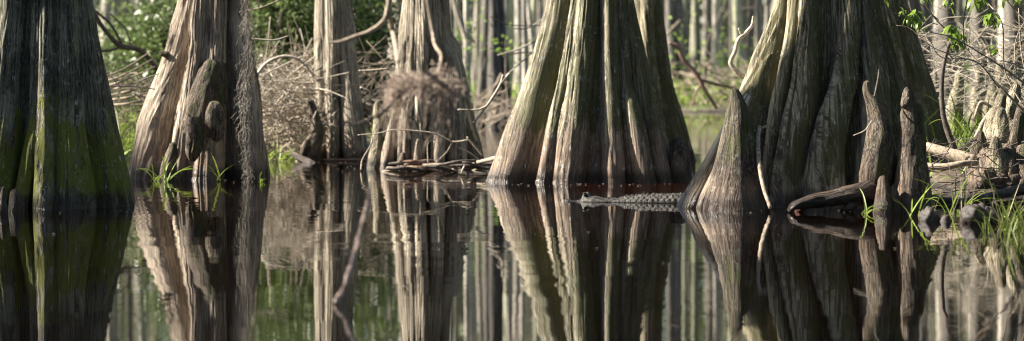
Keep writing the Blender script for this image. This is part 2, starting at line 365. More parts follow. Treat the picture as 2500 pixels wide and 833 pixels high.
def trunk_mesh(mb, Yc, core, ridges, ztop=13.0, nth=620, zlow=-.35, seed=0.0, soft=.02, fib=.006, lump=.03, ztopvis=2.6, nz=190):
    zs = np.concatenate([np.linspace(zlow, ztopvis, nz), np.geomspace(ztopvis + .12, ztop, 26)])
    C, t = interp_keys(key_world(core, Yc), zs, ztop, 0)
    cx, cy, cr = C[:, 0], C[:, 1], C[:, 2] * .86 * (1 - .45 * t)
    th = np.linspace(0, 2 * np.pi, nth, endpoint=False) + np.pi / 2; U = np.stack([np.cos(th), np.sin(th)], 1)
    rs = [np.repeat(cr[:, None], nth, 1)]
    for K in ridges:
        R, t2 = interp_keys(key_world(K, Yc), zs, ztop, 0)
        f = (1 - .75 * t2) * np.where(R[:, 1] < cy, 1.05, 1.0)
        dx, dy, rr = (R[:, 0] - cx) * f, (R[:, 1] - cy) * f, R[:, 2] * (1 - .3 * t2)
        rr = np.maximum(rr, .012)
        b = dx[:, None] * U[:, 0] + dy[:, None] * U[:, 1]
        disc = rr[:, None] ** 2 - (dx ** 2 + dy ** 2)[:, None] + b ** 2
        h = np.where(disc >= 0, b + np.sqrt(np.maximum(disc, 0)), b - 5.0 * np.sqrt(np.maximum(-disc, 0)))
        rs.append(np.where(b > 0, h, -1))
    A = np.stack(rs); mx = A.max(0)
    r = mx + soft * np.log(np.exp((A - mx) / soft).sum(0)) - soft * .3
    arc = th[None, :] - np.pi / 2
    rm = 1.0
    ux, uy = np.cos(th)[None, :], np.sin(th)[None, :]
    Z = zs[:, None]
    fr = 9 * rm
    wz = Z * 1.1 + .25 * vn(ux * 3, uy * 3, Z * 2.5)
    rid = lambda q: (1 - 2.2 * np.abs(q))
    n = fbm(ux * fr + seed, uy * fr, wz + seed, 4) * fib * 1.4 + (rid(vn(ux * 15 + seed, uy * 15, wz * 1.3)) * .9 + rid(vn(ux * 30 + seed, uy * 30, wz * 2.4)) * .55) * fib * (1 + .6 * vn(ux * 4, uy * 4, Z * 3 + 7))
    n = n - fib * 2.2 * sstep(.42, .62, vn(ux * 13 + 9, uy * 13, Z * 2.2 + 3))
    n = n + fbm(ux * 2.2 + seed, uy * 2.2 + 5, Z * 1.3, 3) * lump
    r = r + n * np.clip(r / .3, .3, 1.3)
    X = cx[:, None] + U[:, 0] * r; Y = cy[:, None] + U[:, 1] * r; Zf = np.repeat(Z, nth, 1)
    V = np.stack([X, Y, Zf], -1).reshape(-1, 3)
    uu = np.abs(arc - np.pi) * .55 + (r - r.mean(1, keepdims=True)) * .9; UV = np.stack([uu, Zf], -1).reshape(-1, 2)
    F = grid_faces(len(zs), nth)
    top = len(V); V = np.vstack([V, [cx[-1], cy[-1], zs[-1] + .2]]); UV = np.vstack([UV, [0, 13]])
    o = (len(zs) - 1) * nth
    F += [(o + j, o + (j + 1) % nth, top) for j in range(nth)]
    mb.add(V, F, UV)
    return (cx[0], cy[0]), (cx[-1], cy[-1], zs[-1])

def crown_mesh(seed, n=700, rad=2.6, z0=8.5, z1=15.5, size=.2, limbs=9):
    """bare spreading limbs and loose leaf clumps, around the origin"""
    r = np.random.default_rng(seed); lb, lf = MB(), MB(); tips = []
    for k in range(limbs):
        a = k * 2.4 + r.random(); z = z0 + (z1 - z0) * k / limbs * .85; L = rad * (1 - .35 * k / limbs) * (.7 + .5 * r.random())
        P = [(0, 0, z), (math.cos(a) * L * .45, math.sin(a) * L * .45, z + .5 + .3 * r.random()), (math.cos(a + .3) * L, math.sin(a + .3) * L, z + .9 + r.random())]
        tube(lb, P, [.07, .04, .012], 5, 7, cap=False); P = np.array(P)
        for t in (.45, .7, .9, 1.0):
            tips.append(P[1] * (1 - t) + P[2] * t)
            q = tips[-1] + r.normal(size=3) * .5; tube(lb, [tips[-1], q], [.02, .006], 4, 3, cap=False); tips.append(q)
    tips = np.array(tips); idx = r.integers(0, len(tips), n)
    leaves(lf, tips[idx] + r.normal(size=(n, 3)) * [.42, .42, .28], size, 0, seed)
    return lb.mesh('limb', M['bark_far']), lf.mesh('foliage', M['crown'])
CROWNS = [crown_mesh(40 + i) for i in range(4)]
def add_crown(root, dx, dy, k, z=0, s=1.0, rot=0):
    l, f = CROWNS[k % 4]
    c = bpy.data.objects.new('crown', f); COL.objects.link(c); c.parent = root; c.location = (dx, dy, z); c.scale = (s, s, 1); c.rotation_euler.z = rot
    g = bpy.data.objects.new('limb', l); COL.objects.link(g); g.parent = c
    return c

def big_tree(name, label, mat, Yc, core, ridges, seed, crown=True, **kw):
    mb = MB(); (x0, y0), (x1, y1, z1) = trunk_mesh(mb, Yc, core, ridges, seed=seed, **kw)
    t = thing(name, label, 'tree', (x0, y0, 0))
    obj('trunk', mb, M[mat], t)
    if crown: add_crown(t, x1 - x0, y1 - y0, int(seed), z1 - 13.0, 1.0, seed)
    return t

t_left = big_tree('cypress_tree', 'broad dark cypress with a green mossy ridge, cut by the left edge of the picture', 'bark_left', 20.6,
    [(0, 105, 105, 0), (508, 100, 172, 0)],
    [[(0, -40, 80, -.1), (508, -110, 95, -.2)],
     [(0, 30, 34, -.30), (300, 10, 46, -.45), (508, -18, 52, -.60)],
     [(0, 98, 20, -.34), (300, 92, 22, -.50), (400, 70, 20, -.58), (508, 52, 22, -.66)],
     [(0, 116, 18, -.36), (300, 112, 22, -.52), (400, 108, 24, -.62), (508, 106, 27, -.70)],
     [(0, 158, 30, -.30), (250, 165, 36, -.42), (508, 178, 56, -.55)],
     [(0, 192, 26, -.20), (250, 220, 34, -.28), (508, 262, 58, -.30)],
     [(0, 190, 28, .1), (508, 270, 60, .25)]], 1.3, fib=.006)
t_burl = big_tree('cypress_tree', 'brown cypress with lumpy burls on its front and a root flaring to the left', 'bark_brown', 26.2,
    [(0, 520, 56, 0), (100, 520, 60, 0), (435, 505, 92, 0)],
    [[(0, 470, 26, -.05), (60, 447, 26, -.08), (130, 432, 30, -.1), (200, 412, 34, -.14), (300, 380, 46, -.24), (435, 368, 52, -.34)],
     [(0, 492, 22, -.24), (150, 480, 23, -.30), (300, 456, 28, -.42), (435, 440, 32, -.54)],
     [(0, 528, 26, -.22), (200, 518, 35, -.28), (435, 500, 47, -.48)],
     [(0, 580, 18, -.16), (200, 597, 25, -.24), (435, 610, 36, -.34)],
     [(0, 570, 26, .1), (200, 590, 34, .05), (435, 612, 44, .0)]], 2.1, lump=.05, fib=.009)
def burl(parent, Y, pts, seed):
    mb = MB(); P = [at(px, py, Y + d) for py, px, hw, d in pts]; R = [hw / FPX * Y for _, _, hw, _ in pts]
    tube(mb, P, R, 48, 60, .2, seed); return obj('burl', mb, M['knee'], parent)
burl(t_burl, 25.84, [(152, 524, 24, .06), (175, 520, 32, .0), (215, 512, 42, -.02), (260, 503, 47, -.06), (310, 494, 47, -.10), (350, 486, 40, -.1), (378, 482, 32, -.06)], 3)
burl(t_burl, 25.48, [(252, 524, 10, .02), (268, 525, 20, -.02), (300, 527, 22, -.04), (328, 528, 17, -.03), (342, 527, 8, .0)], 8)
burl(t_burl, 25.42, [(290, 478, 9, .03), (304, 478, 17, -.02), (340, 476, 22, -.04), (370, 472, 18, -.02), (388, 470, 9, .05)], 12)
burl(t_burl, 26.0, [(134, 408, 8, .0), (130, 396, 7, 0), (128, 390, 4, 0)], 2)
t_slim = big_tree('cypress_tree', 'straight slender cypress, sunlit on its left half, growing at the grassy bank', 'bark_pale', 32.0,
    [(0, 812, 34, 0), (200, 820, 42, 0), (389, 838, 52, 0)],
    [[(0, 793, 24, -.10), (200, 793, 24, -.12), (300, 786, 20, -.16), (389, 776, 14, -.22)],
     [(0, 812, 18, -.20), (250, 812, 18, -.24), (389, 815, 15, -.36)],
     [(0, 838, 22, -.12), (200, 852, 24, -.2), (389, 868, 34, -.3)]], 3.7, nth=260)
t_mid = big_tree('cypress_tree', 'grey cypress with narrow stilted roots standing in fallen twigs, behind the hanging moss clump', 'bark_pale', 29.3,
    [(0, 1032, 36, 0), (200, 1045, 52, 0), (407, 1050, 62, .1)],
    [[(0, 1003, 18, -.12), (200, 985, 18, -.25), (300, 962, 13, -.4), (407, 946, 13, -.55)],
     [(0, 1015, 14, -.18), (200, 1003, 14, -.35), (300, 992, 16, -.5), (407, 986, 14, -.6)],
     [(0, 1036, 18, -.2), (200, 1030, 16, -.36), (407, 1020, 17, -.62)],
     [(0, 1058, 16, -.14), (200, 1066, 16, -.32), (407, 1068, 19, -.6)],
     [(85, 1080, 14, -.05), (150, 1098, 22, -.15), (250, 1115, 20, -.25), (407, 1112, 26, -.45)],
     [(80, 1092, 8, .1), (110, 1108, 18, .1), (200, 1122, 20, .05), (300, 1138, 20, 0), (407, 1160, 22, -.1)]], 4.2, nth=340)
t_center = big_tree('cypress_tree', 'massive fluted cypress with green upper bark and reddish brown foot, behind the alligator', 'bark_green', 25.4,
    [(0, 1450, 78, 0), (440, 1432, 150, 0)],
    [[(0, 1374, 30, -.10), (100, 1352, 34, -.12), (200, 1324, 39, -.15), (300, 1294, 46, -.2), (440, 1252, 55, -.25)],
     [(0, 1408, 11, -.26), (200, 1377, 13, -.42), (300, 1356, 14, -.50), (440, 1330, 17, -.58)],
     [(0, 1436, 27, -.26), (200, 1416, 34, -.40), (300, 1402, 40, -.47), (440, 1388, 46, -.55)],
     [(0, 1486, 19, -.32), (200, 1489, 20, -.46), (440, 1497, 30, -.60)],
     [(0, 1514, 12, -.28), (215, 1528, 9, -.44), (240, 1534, 17, -.50), (330, 1550, 23, -.56), (440, 1567, 29, -.58)],
     [(0, 1528, 13, -.22), (200, 1566, 15, -.32), (440, 1608, 24, -.42)],
     [(0, 1528, 17, -.05), (200, 1574, 16, -.1), (440, 1628, 18, -.18)],
     [(0, 1500, 40, .2), (440, 1540, 90, .4)]], 5.5, soft=.014, fib=.0042)
t_behind = big_tree('cypress_tree', 'shaded cypress standing directly behind the right side of the massive fluted one', 'bark_right', 31.5,
    [(0, 1572, 40, 0), (390, 1618, 62, 0)],
    [[(0, 1580, 17, -.18), (120, 1582, 18, -.22), (300, 1604, 19, -.3), (390, 1618, 22, -.36)],
     [(0, 1600, 14, -.05), (200, 1622, 19, -.1), (390, 1676, 22, -.15)]], 6.4, nth=240)
t_right = big_tree('cypress_tree', 'largest cypress on the right, deeply furrowed with thick winding buttresses', 'bark_right', 20.9,
    [(0, 2030, 96, 0), (494, 2050, 170, 0)],
    [[(0, 1918, 24, -.05), (100, 1893, 27, -.12), (200, 1856, 31, -.22), (260, 1832, 32, -.3), (350, 1792, 32, -.42), (420, 1748, 30, -.5), (505, 1697, 29, -.55)],
     [(0, 1948, 18, -.22), (100, 1936, 17, -.3), (200, 1922, 18, -.38), (300, 1902, 20, -.45), (500, 1880, 20, -.55)],
     [(0, 1977, 22, -.30), (100, 1974, 27, -.38), (200, 1966, 30, -.48), (300, 1950, 34, -.58), (400, 1930, 36, -.64), (508, 1916, 40, -.72)],
     [(0, 2074, 24, -.30), (100, 2071, 27, -.36), (200, 2060, 34, -.45), (280, 2038, 40, -.56), (360, 2020, 44, -.66), (508, 2008, 60, -.75)],
     [(0, 2112, 26, -.2), (200, 2130, 34, -.38), (350, 2130, 42, -.52), (508, 2120, 55, -.6)],
     [(0, 2128, 24, .0), (200, 2160, 34, -.1), (350, 2190, 40, -.15), (508, 2210, 45, -.2)]], 7.8, nth=760, lump=.04, fib=.0075, soft=.013)
t_r2 = big_tree('cypress_tree', 'dark leaning cypress rising just behind the right side of the largest one', 'bark_right', 26.0,
    [(0, 2150, 55, 0), (200, 2195, 75, 0), (350, 2230, 82, 0)],
    [[(0, 2185, 26, -.15), (200, 2225, 40, -.2), (350, 2262, 46, -.25)],
     [(0, 2196, 20, .0), (200, 2248, 30, .0), (350, 2290, 36, .0)],
     [(0, 2160, 20, -.25), (200, 2190, 28, -.36), (350, 2205, 36, -.45)]], 8.9, nth=260)
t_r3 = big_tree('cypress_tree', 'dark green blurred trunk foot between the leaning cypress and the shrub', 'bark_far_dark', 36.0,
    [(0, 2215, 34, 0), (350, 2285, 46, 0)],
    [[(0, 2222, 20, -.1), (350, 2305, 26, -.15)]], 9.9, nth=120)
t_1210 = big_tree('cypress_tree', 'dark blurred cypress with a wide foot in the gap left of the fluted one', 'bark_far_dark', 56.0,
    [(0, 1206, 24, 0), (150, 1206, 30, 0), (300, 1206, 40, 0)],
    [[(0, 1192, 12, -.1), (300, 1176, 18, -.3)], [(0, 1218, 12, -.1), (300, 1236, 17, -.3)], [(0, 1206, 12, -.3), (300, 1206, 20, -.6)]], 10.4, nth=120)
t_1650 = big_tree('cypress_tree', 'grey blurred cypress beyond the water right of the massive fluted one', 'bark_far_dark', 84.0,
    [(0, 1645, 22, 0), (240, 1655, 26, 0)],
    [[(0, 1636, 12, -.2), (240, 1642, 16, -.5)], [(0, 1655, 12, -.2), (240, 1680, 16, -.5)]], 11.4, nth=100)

# ------------------------------------------------------------------ background trees
def bg_trunk(seed, flare=2.2, nth=20):
    zs = np.array([-.5, .0, .3, .7, 1.2, 1.8, 2.6, 4, 6, 9, 13, 17.]); th = np.linspace(0, 2 * np.pi, nth, endpoint=False)
    r = .5 * (1 - .62 * zs.clip(0) / 17) * (1 + (flare - 1) * np.exp(-zs.clip(0) / .8)); k = 4 + seed % 3
    R = r[:, None] * (1 + .16 * np.exp(-zs.clip(0) / 1.5)[:, None] * np.cos(k * th + seed)[None, :])
    bend = np.sin(zs / 17 * 3 + seed) * .25
    V = np.stack([R * np.cos(th) + bend[:, None], R * np.sin(th), np.repeat(zs[:, None], nth, 1)], -1).reshape(-1, 3)
    mb = MB(); mb.add(V, grid_faces(len(zs), nth)); return mb
def bg_meshes(mat): return [bg_trunk(s, 1.4 + .35 * (s % 4)).mesh('trunk', M[mat]) for s in range(4)]
BG = {m: bg_meshes(m) for m in ('bark_far', 'bark_far_green', 'bark_far_dark')}
def bg_tree(px, Y, wpx, mat, label, group, k):
    x = (px - 1250) / FPX * Y; w = wpx / FPX * Y
    g = float(land(np.array(x), np.array(Y)))
    t = thing('swamp_tree', label, 'tree', (x, Y, max(g, 0) - .02), group)
    o = bpy.data.objects.new('trunk', BG[mat][k % 4]); COL.objects.link(o); o.parent = t; o.scale = (w, w, 1.0)
    o.rotation_euler.z = k * 1.7; o.rotation_euler.x = random.uniform(-.03, .03); o.rotation_euler.y = random.gauss(0, .035)
    if k % 2 == 0: add_crown(t, 0, 0, k, random.uniform(-1, 3), random.uniform(.8, 1.2), k)
    return t
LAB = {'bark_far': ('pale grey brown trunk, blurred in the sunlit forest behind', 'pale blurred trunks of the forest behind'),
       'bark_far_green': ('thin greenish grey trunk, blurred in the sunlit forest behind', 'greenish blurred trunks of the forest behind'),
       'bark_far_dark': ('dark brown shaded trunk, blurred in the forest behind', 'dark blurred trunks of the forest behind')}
placed = []
k = 0
GAPS = [(400, 'in the gap left of the burled tree'), (1000, 'in the gap right of the slender sunlit tree'), (1200, 'in the gap right of the moss clump'), (1340, 'just left of the massive fluted cypress'), (1900, 'in the gap left of the largest cypress'), (9999, 'behind the leafy shrub')]
ORD = ['first', 'second', 'third', 'fourth', 'fifth', 'sixth', 'seventh', 'eighth', 'ninth', 'tenth', 'eleventh', 'twelfth', 'thirteenth', 'fourteenth', 'fifteenth', 'sixteenth']
TONE = {'bark_far': 'pale', 'bark_far_green': 'greenish', 'bark_far_dark': 'dark'}
gapn = {}
# trunks whose columns can be read in the photograph
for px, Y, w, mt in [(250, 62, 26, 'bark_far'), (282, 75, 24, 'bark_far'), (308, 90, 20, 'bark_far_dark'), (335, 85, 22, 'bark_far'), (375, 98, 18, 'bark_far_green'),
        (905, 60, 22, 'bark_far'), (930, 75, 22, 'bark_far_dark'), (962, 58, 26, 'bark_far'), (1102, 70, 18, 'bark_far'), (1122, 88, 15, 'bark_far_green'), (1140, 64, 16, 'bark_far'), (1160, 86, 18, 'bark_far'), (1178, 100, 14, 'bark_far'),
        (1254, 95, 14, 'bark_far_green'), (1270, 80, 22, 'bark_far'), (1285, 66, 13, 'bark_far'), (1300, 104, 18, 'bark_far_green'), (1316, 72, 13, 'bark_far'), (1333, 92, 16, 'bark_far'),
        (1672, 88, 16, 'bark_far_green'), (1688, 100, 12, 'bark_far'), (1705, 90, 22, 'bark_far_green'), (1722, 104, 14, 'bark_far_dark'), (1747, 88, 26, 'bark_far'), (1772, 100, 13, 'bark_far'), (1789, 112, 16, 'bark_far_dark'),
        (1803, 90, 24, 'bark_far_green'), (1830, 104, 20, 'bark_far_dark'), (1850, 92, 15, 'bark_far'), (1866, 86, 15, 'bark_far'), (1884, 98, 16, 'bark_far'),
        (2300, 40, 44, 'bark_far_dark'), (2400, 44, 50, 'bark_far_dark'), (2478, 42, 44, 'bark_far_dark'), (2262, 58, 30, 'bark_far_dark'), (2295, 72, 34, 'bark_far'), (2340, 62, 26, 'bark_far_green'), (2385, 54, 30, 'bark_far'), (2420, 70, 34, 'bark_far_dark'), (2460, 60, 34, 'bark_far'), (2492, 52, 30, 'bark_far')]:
    gp = next(q for lim, q in GAPS if px < lim); i = gapn.get(gp, 0); gapn[gp] = i + 1
    bg_tree(px, Y, w, mt, f'{TONE[mt]} blurred trunk, {ORD[i]} from the left {gp}', LAB[mt][1], k); placed.append(((px - 1250) / FPX * Y, Y)); k += 1
tries = 0
while k < 145 and tries < 6000:
    tries += 1
    Y = 84 + 95 * random.random() ** 1.1; px = random.uniform(-300, 2800); x = (px - 1250) / FPX * Y
    if any((x - a) ** 2 + (Y - b) ** 2 < 1.5 for a, b in placed): continue
    placed.append((x, Y)); mt = random.choices(['bark_far', 'bark_far_green', 'bark_far_dark'], [5, 2, 3])[0]
    bg_tree(px, Y, random.choice([7, 9, 12, 15, 19, 25, 34, 42]) * random.uniform(.85, 1.15), mt, *LAB[mt], k); k += 1
# the wood further off reads as one mass
def far_wood():
    mb = MB(); r = np.random.default_rng(5)
    for i in range(620):
        Y = r.uniform(180, 250); x = r.uniform(-.34, .34) * Y; w = r.uniform(.12, .4); th = np.linspace(0, 2 * np.pi, 7, endpoint=False)
        V = []; lean = r.normal() * .6
        for z, s in ((-.5, 1.6), (1, 1.1), (12, .8), (26, .4)): V.append(np.column_stack([x + lean * z / 26 + w * s * np.cos(th), Y + w * s * np.sin(th), np.full(7, z)]))
        mb.add(np.concatenate(V), grid_faces(4, 7))
    o = obj('far_woods', mb, M['bark_far']); tag(o, 'mass of distant trunks closing the forest', 'woods', kind='stuff')
    near = MB(); n = 26000; a = r.uniform(0, 2 * np.pi, n); d = r.uniform(19, 46, n); C = np.column_stack([np.cos(a) * d, np.sin(a) * d, r.uniform(0, 1, n) * np.clip((d - 6) * .75, 4, 24)])
    C = C[(C[:, 1] < 14) | ((np.abs(C[:, 0]) > 15) & (C[:, 1] < 60))]; C = C[(C[:, 0] > -10) | (C[:, 2] < (-4 - C[:, 0]) * .9 - 2.5) | (C[:, 1] < 6)]  # unseen leaf mass added to cut sky light, opened towards the sun
    leaves(near, C, .95, 0, 6, .8); o3 = obj('added_foliage', near, M['crown']); tag(o3, 'unseen foliage added around the viewer to cut the sky light', 'foliage', kind='stuff')
    lf = MB(); n = 26000; Y = r.uniform(170, 255, n); C = np.column_stack([r.uniform(-.34, .34, n) * Y, Y, r.uniform(0, 1, n) ** .8 * 30])
    leaves(lf, C, 1.25, 0, 4, .7); o2 = obj('far_foliage', lf, M['crown']); tag(o2, 'leafy haze of the distant forest', 'foliage', kind='stuff')
far_wood()
def understory():
    r = np.random.default_rng(21); lf = MB(); C = []
    for i in range(110):
        Y = r.uniform(58, 120); px = r.uniform(150, 2600); x = (px - 1250) / FPX * Y; g = float(land(np.array(x), np.array(Y))); h = r.uniform(.5, 3.2)
        C.append(np.array([x, Y, max(g, 0) + h * .5]) + r.normal(size=(60, 3)) * [.35, .35, h * .27])
    C = np.concatenate(C); C = C[C[:, 2] > .1]; leaves(lf, C, .13, .1, 22, .5)
    o = obj('understory_foliage', lf, M['leaf']); tag(o, 'spring green leaves of the undergrowth among the far trunks', 'foliage', kind='stuff')
understory()

# unseen trees added to the sides and behind the viewer: they shade the water and close the sky
for x, y in [(-16, 35.5), (-24, 28.5), (-22, 38), (-12, 9), (-18, 10), (-7, 2), (-10, -5), (-3, -8), (4, -9), (9, -3), (8, 4), (11, 11), (10, 20),
             (12, 28), (15, 16), (16, 6), (2, -16), (-8, -15), (14, -8), (17, 24), (-24, 5), (-17, -6), (10, -18), (-14, -20), (13, 36), (20, 32), (-26, 40), (6, -24), (-5, -26)]:
    t = thing('swamp_tree', 'unseen swamp tree added outside the picture around the viewer', 'tree', (x, y, 0), 'unseen trees added around the viewer')
    o = bpy.data.objects.new('trunk', BG['bark_far_dark'][k % 4]); COL.objects.link(o); o.parent = t; o.scale = (.75, .75, 1)
    add_crown(t, 0, 0, k, -1.5 + (k % 5) * .6, 1.25, k * .7); k += 1

# ------------------------------------------------------------------ knees, stumps, roots
def knee(name, label, cat, mat, Y, specs, seed, nseg=26, group=None, parent=None, lump=.13, n=34):
    """specs: one or more stalks, each a list of (row, column, half width, depth offset) from the foot to the tip; the first is the body"""
    p0 = at(specs[0][0][1], specs[0][0][0], Y)
    t = thing(name, label, cat, (p0.x, Y, 0), group)
    for i, s in enumerate(specs):
        mb = MB(); s = list(s)
        py, px, hw, d = s[0]; f = at(px, py, Y + d)
        P = [f - Vector((0, 0, max(0, f.z) + .15))] + [at(q[1], q[0], Y + q[3]) for q in s]
        R = [hw * 1.1 / FPX * Y] + [q[2] / FPX * Y for q in s]
        tube(mb, P, R, nseg, n, lump, seed + i * 3)
        obj(('stem' if i == 0 else 'side_knob'), mb, M[mat], t)
    return t
KG = 'cypress knees rising from the water and mud'
knee('cypress_knee', 'small smooth pointed knee beside the mossy foot of the tree on the left edge', 'cypress knee', 'knee_dark', wl(516), [[(512, 38, 17, 0), (490, 38, 15, 0), (472, 36, 11, 0), (464, 36, 6, 0)]], 1, group=KG, lump=.05)
knee('cypress_knee', 'tiny broken knee at the very left edge of the picture', 'cypress knee', 'knee_dark', wl(520), [[(514, 6, 12, 0), (490, 6, 8, 0), (470, 8, 6, 0), (458, 9, 4, 0)]], 2, group=KG)
knee('cypress_knee', 'short rounded tan knee standing in grass in front of the burled tree', 'cypress knee', 'knee', 25.3, [[(437, 410, 22, 0), (410, 412, 20, 0), (385, 417, 15, 0), (365, 422, 12, 0), (351, 422, 8, 0)], ], 3, group=KG, lump=.06)
knee('cypress_knee', 'forked brown knee leaning on the left foot of the slender sunlit tree', 'cypress knee', 'knee', 31.2, [[(392, 762, 16, 0), (350, 768, 20, 0), (320, 775, 16, 0), (285, 768, 12, 0), (250, 758, 10, 0), (243, 758, 5, 0)], [(392, 740, 9, 0), (360, 745, 10, -.05), (335, 760, 9, -.05)]], 4, group=KG)
knee('cypress_knee', 'slender pointed knee close to the left roots of the tree behind the moss clump', 'cypress knee', 'knee_green', 28.9, [[(408, 918, 22, 0), (350, 924, 19, 0), (300, 926, 15, 0), (270, 922, 12, 0), (250, 921, 6, 0)]], 5, group=KG, lump=.08)
knee('cypress_knee', 'small grey knee between the stilted roots of the tree behind the moss clump', 'cypress knee', 'knee', 28.3, [[(412, 982, 12, 0), (390, 982, 9, 0), (374, 984, 5, 0)]], 6, group=KG, lump=.05)
knee('tree_stump', 'dark rounded stump against the right foot of the massive fluted cypress', 'stump', 'knee_dark', 25.0, [[(444, 1664, 30, 0), (400, 1662, 27, 0), (365, 1658, 24, 0), (348, 1658, 20, 0), (341, 1660, 12, 0)], [(444, 1684, 14, .1), (390, 1684, 12, .1), (368, 1680, 9, .1)]], 7, lump=.07)
knee('cypress_knee', 'tall dark spire shaped knee with stringy bark, left of the largest cypress', 'cypress knee', 'knee_mid', 19.75, [[(508, 1796, 72, 0), (450, 1798, 63, 0), (400, 1800, 54, 0), (340, 1802, 43, 0), (290, 1802, 33, 0), (255, 1799, 23, 0), (230, 1795, 14, 0), (219, 1793, 9, 0)],
     [(506, 1738, 22, -.02), (450, 1754, 20, -.03), (390, 1770, 18, -.03), (320, 1784, 13, -.02)]], 8, group=KG, nseg=44, lump=.06, n=60)
knee('root_buttress', 'pale furrowed root slanting down to the water left of the spire shaped knee', 'root', 'bark_pale', 20.0, [[(505, 1688, 22, 0), (450, 1712, 22, .02), (400, 1738, 21, .05), (340, 1768, 19, .1), (280, 1800, 18, .2), (240, 1825, 16, .3)], [(506, 1712, 12, -.12), (440, 1738, 10, -.10), (390, 1760, 8, -.04)]], 9, nseg=40, lump=.07, n=50)
knee('cypress_knee', 'crooked bark covered knee with a blunt head, in front of the largest cypress', 'cypress knee', 'knee', 19.55, [[(500, 2152, 56, .15), (450, 2142, 46, .1), (410, 2140, 38, 0), (350, 2146, 34, 0), (300, 2148, 28, 0), (260, 2136, 21, 0), (235, 2122, 13, 0), (215, 2116, 10, 0), (200, 2117, 7, 0)],
     [(500, 2182, 24, .1), (440, 2180, 20, .1), (380, 2172, 15, .08), (330, 2164, 10, .04)]], 10, group=KG, nseg=36, lump=.14, n=60)
knee('cypress_knee', 'tall reddish knee with hollow scars and a thin finger at its tip', 'cypress knee', 'knee', 19.6, [[(508, 2224, 50, -.1), (460, 2224, 44, -.1), (400, 2226, 38, -.1), (340, 2226, 33, -.1), (290, 2226, 27, -.1), (264, 2227, 22, -.1), (254, 2226, 15, -.1)],
     [(270, 2216, 12, -.13), (255, 2210, 10, -.15), (235, 2213, 10, -.13), (222, 2214, 8, -.1), (215, 2214, 5, -.1)], [(508, 2192, 22, -.1), (470, 2190, 17, -.12), (440, 2200, 13, -.1), (400, 2205, 9, -.08)]], 11, group=KG, nseg=36, lump=.13, n=60)
knee('cypress_knee', 'low tan thumb shaped knee at the foot of the tall reddish knee', 'cypress knee', 'knee', 19.35, [[(512, 2158, 27, 0), (490, 2158, 22, 0), (460, 2157, 16, 0), (442, 2156, 12, 0), (432, 2156, 8, 0)], [(510, 2186, 14, 0), (480, 2184, 12, 0), (455, 2182, 7, 0)]], 12, group=KG, lump=.08)
def lying(name, label, cat, mat, pts, group=None, nseg=10, lump=.1, seed=1, n=None, forks=()):
    """a branch, root or twig along (column, row, distance, half width)"""
    q = .75 if name == 'dead_twig' else 1.0
    P = [at(a, b, Y) for a, b, Y, w in pts]; R = [w * q / FPX * Y for a, b, Y, w in pts]
    mb = MB(); tube(mb, P, R, nseg, n or 7 * (len(P) - 1) + 1, lump, seed)
    if forks:
        t = thing(name, label, cat, P[0], group); obj('stem', mb, M[mat], t)
        for f in forks:
            fb = MB(); tube(fb, [at(a, b, Y) for a, b, Y, w in f], [w * q / FPX * Y for a, b, Y, w in f], max(5, nseg - 2), 6 * (len(f) - 1) + 1, lump, seed + 2)
            obj('side_twig', fb, M[mat], t)
        return t
    return tag(obj(name, mb, M[mat], loc=P[0]), label, cat, group)
lying('surface_root', 'dark root lying along the water from the crooked knee towards the left', 'root', 'root_dark', [(2165, 452, 19.7, 32), (2120, 466, 19.55, 30), (2060, 478, 19.45, 22), (2010, 487, 19.4, 18), (1968, 495, 19.35, 14), (1940, 503, 19.3, 10), (1926, 515, 19.3, 6)], nseg=30, lump=.2, n=60, seed=5)
for i, (px, py, w) in enumerate([(1958, 506, 8), (2075, 506, 12)]):
    lying('root_stub', ['reddish','dark'][i] + ' root stub at the waterline under the long surface root', 'root', 'root_red' if i == 0 else 'knee_dark', [(px - 12, py + 14, 19.45, w), (px, py, 19.4, w * 1.1), (px + 14, py - 8, 19.45, w * .8), (px + 26, py - 22, 19.5, w * .6)], nseg=14, lump=.3, seed=i, group='root stubs under the surface root')
def knob(label, parts, Y):
    t = thing('wood_knob', label, 'cypress knee', at(parts[0][0], parts[0][1], Y), 'wet round knobs in the water on the right')
    for i, (px, py, hw, hh) in enumerate(parts):
        mb = MB(); c = at(px, py, Y) ; th = np.linspace(0, 2 * np.pi, 28, endpoint=False); ph = np.linspace(-1.5, 1.55, 20); A, B = np.meshgrid(th, ph)
        x, y, z = np.cos(A) * np.cos(B), np.sin(A) * np.cos(B), np.sin(B); r = 1 + .45 * fbm(x * 1.7 + px, y * 1.7, z * 1.7 + i, 5)
        V = np.stack([c.x + x * r * hw / FPX * Y, c.y + y * r * hw / FPX * Y + i * .02, c.z + z * r * hh / FPX * Y], -1).reshape(-1, 3)
        mb.add(V, grid_faces(20, 28)); obj('knob', mb, M['wet_knob'], t)
knob('single dark wet round knob, nearest the tall reddish knee', [(2268, 538, 26, 30)], 18.2)
knob('smallest dark wet knob, between the two larger ones', [(2310, 545, 14, 22)], 18.1)
knob('double rounded wet knob, largest of the three in the water', [(2376, 530, 32, 32), (2412, 535, 25, 32), (2400, 512, 16, 14)], 18.0)
KR = 'knobbly knees clustered on the mud at the right edge'
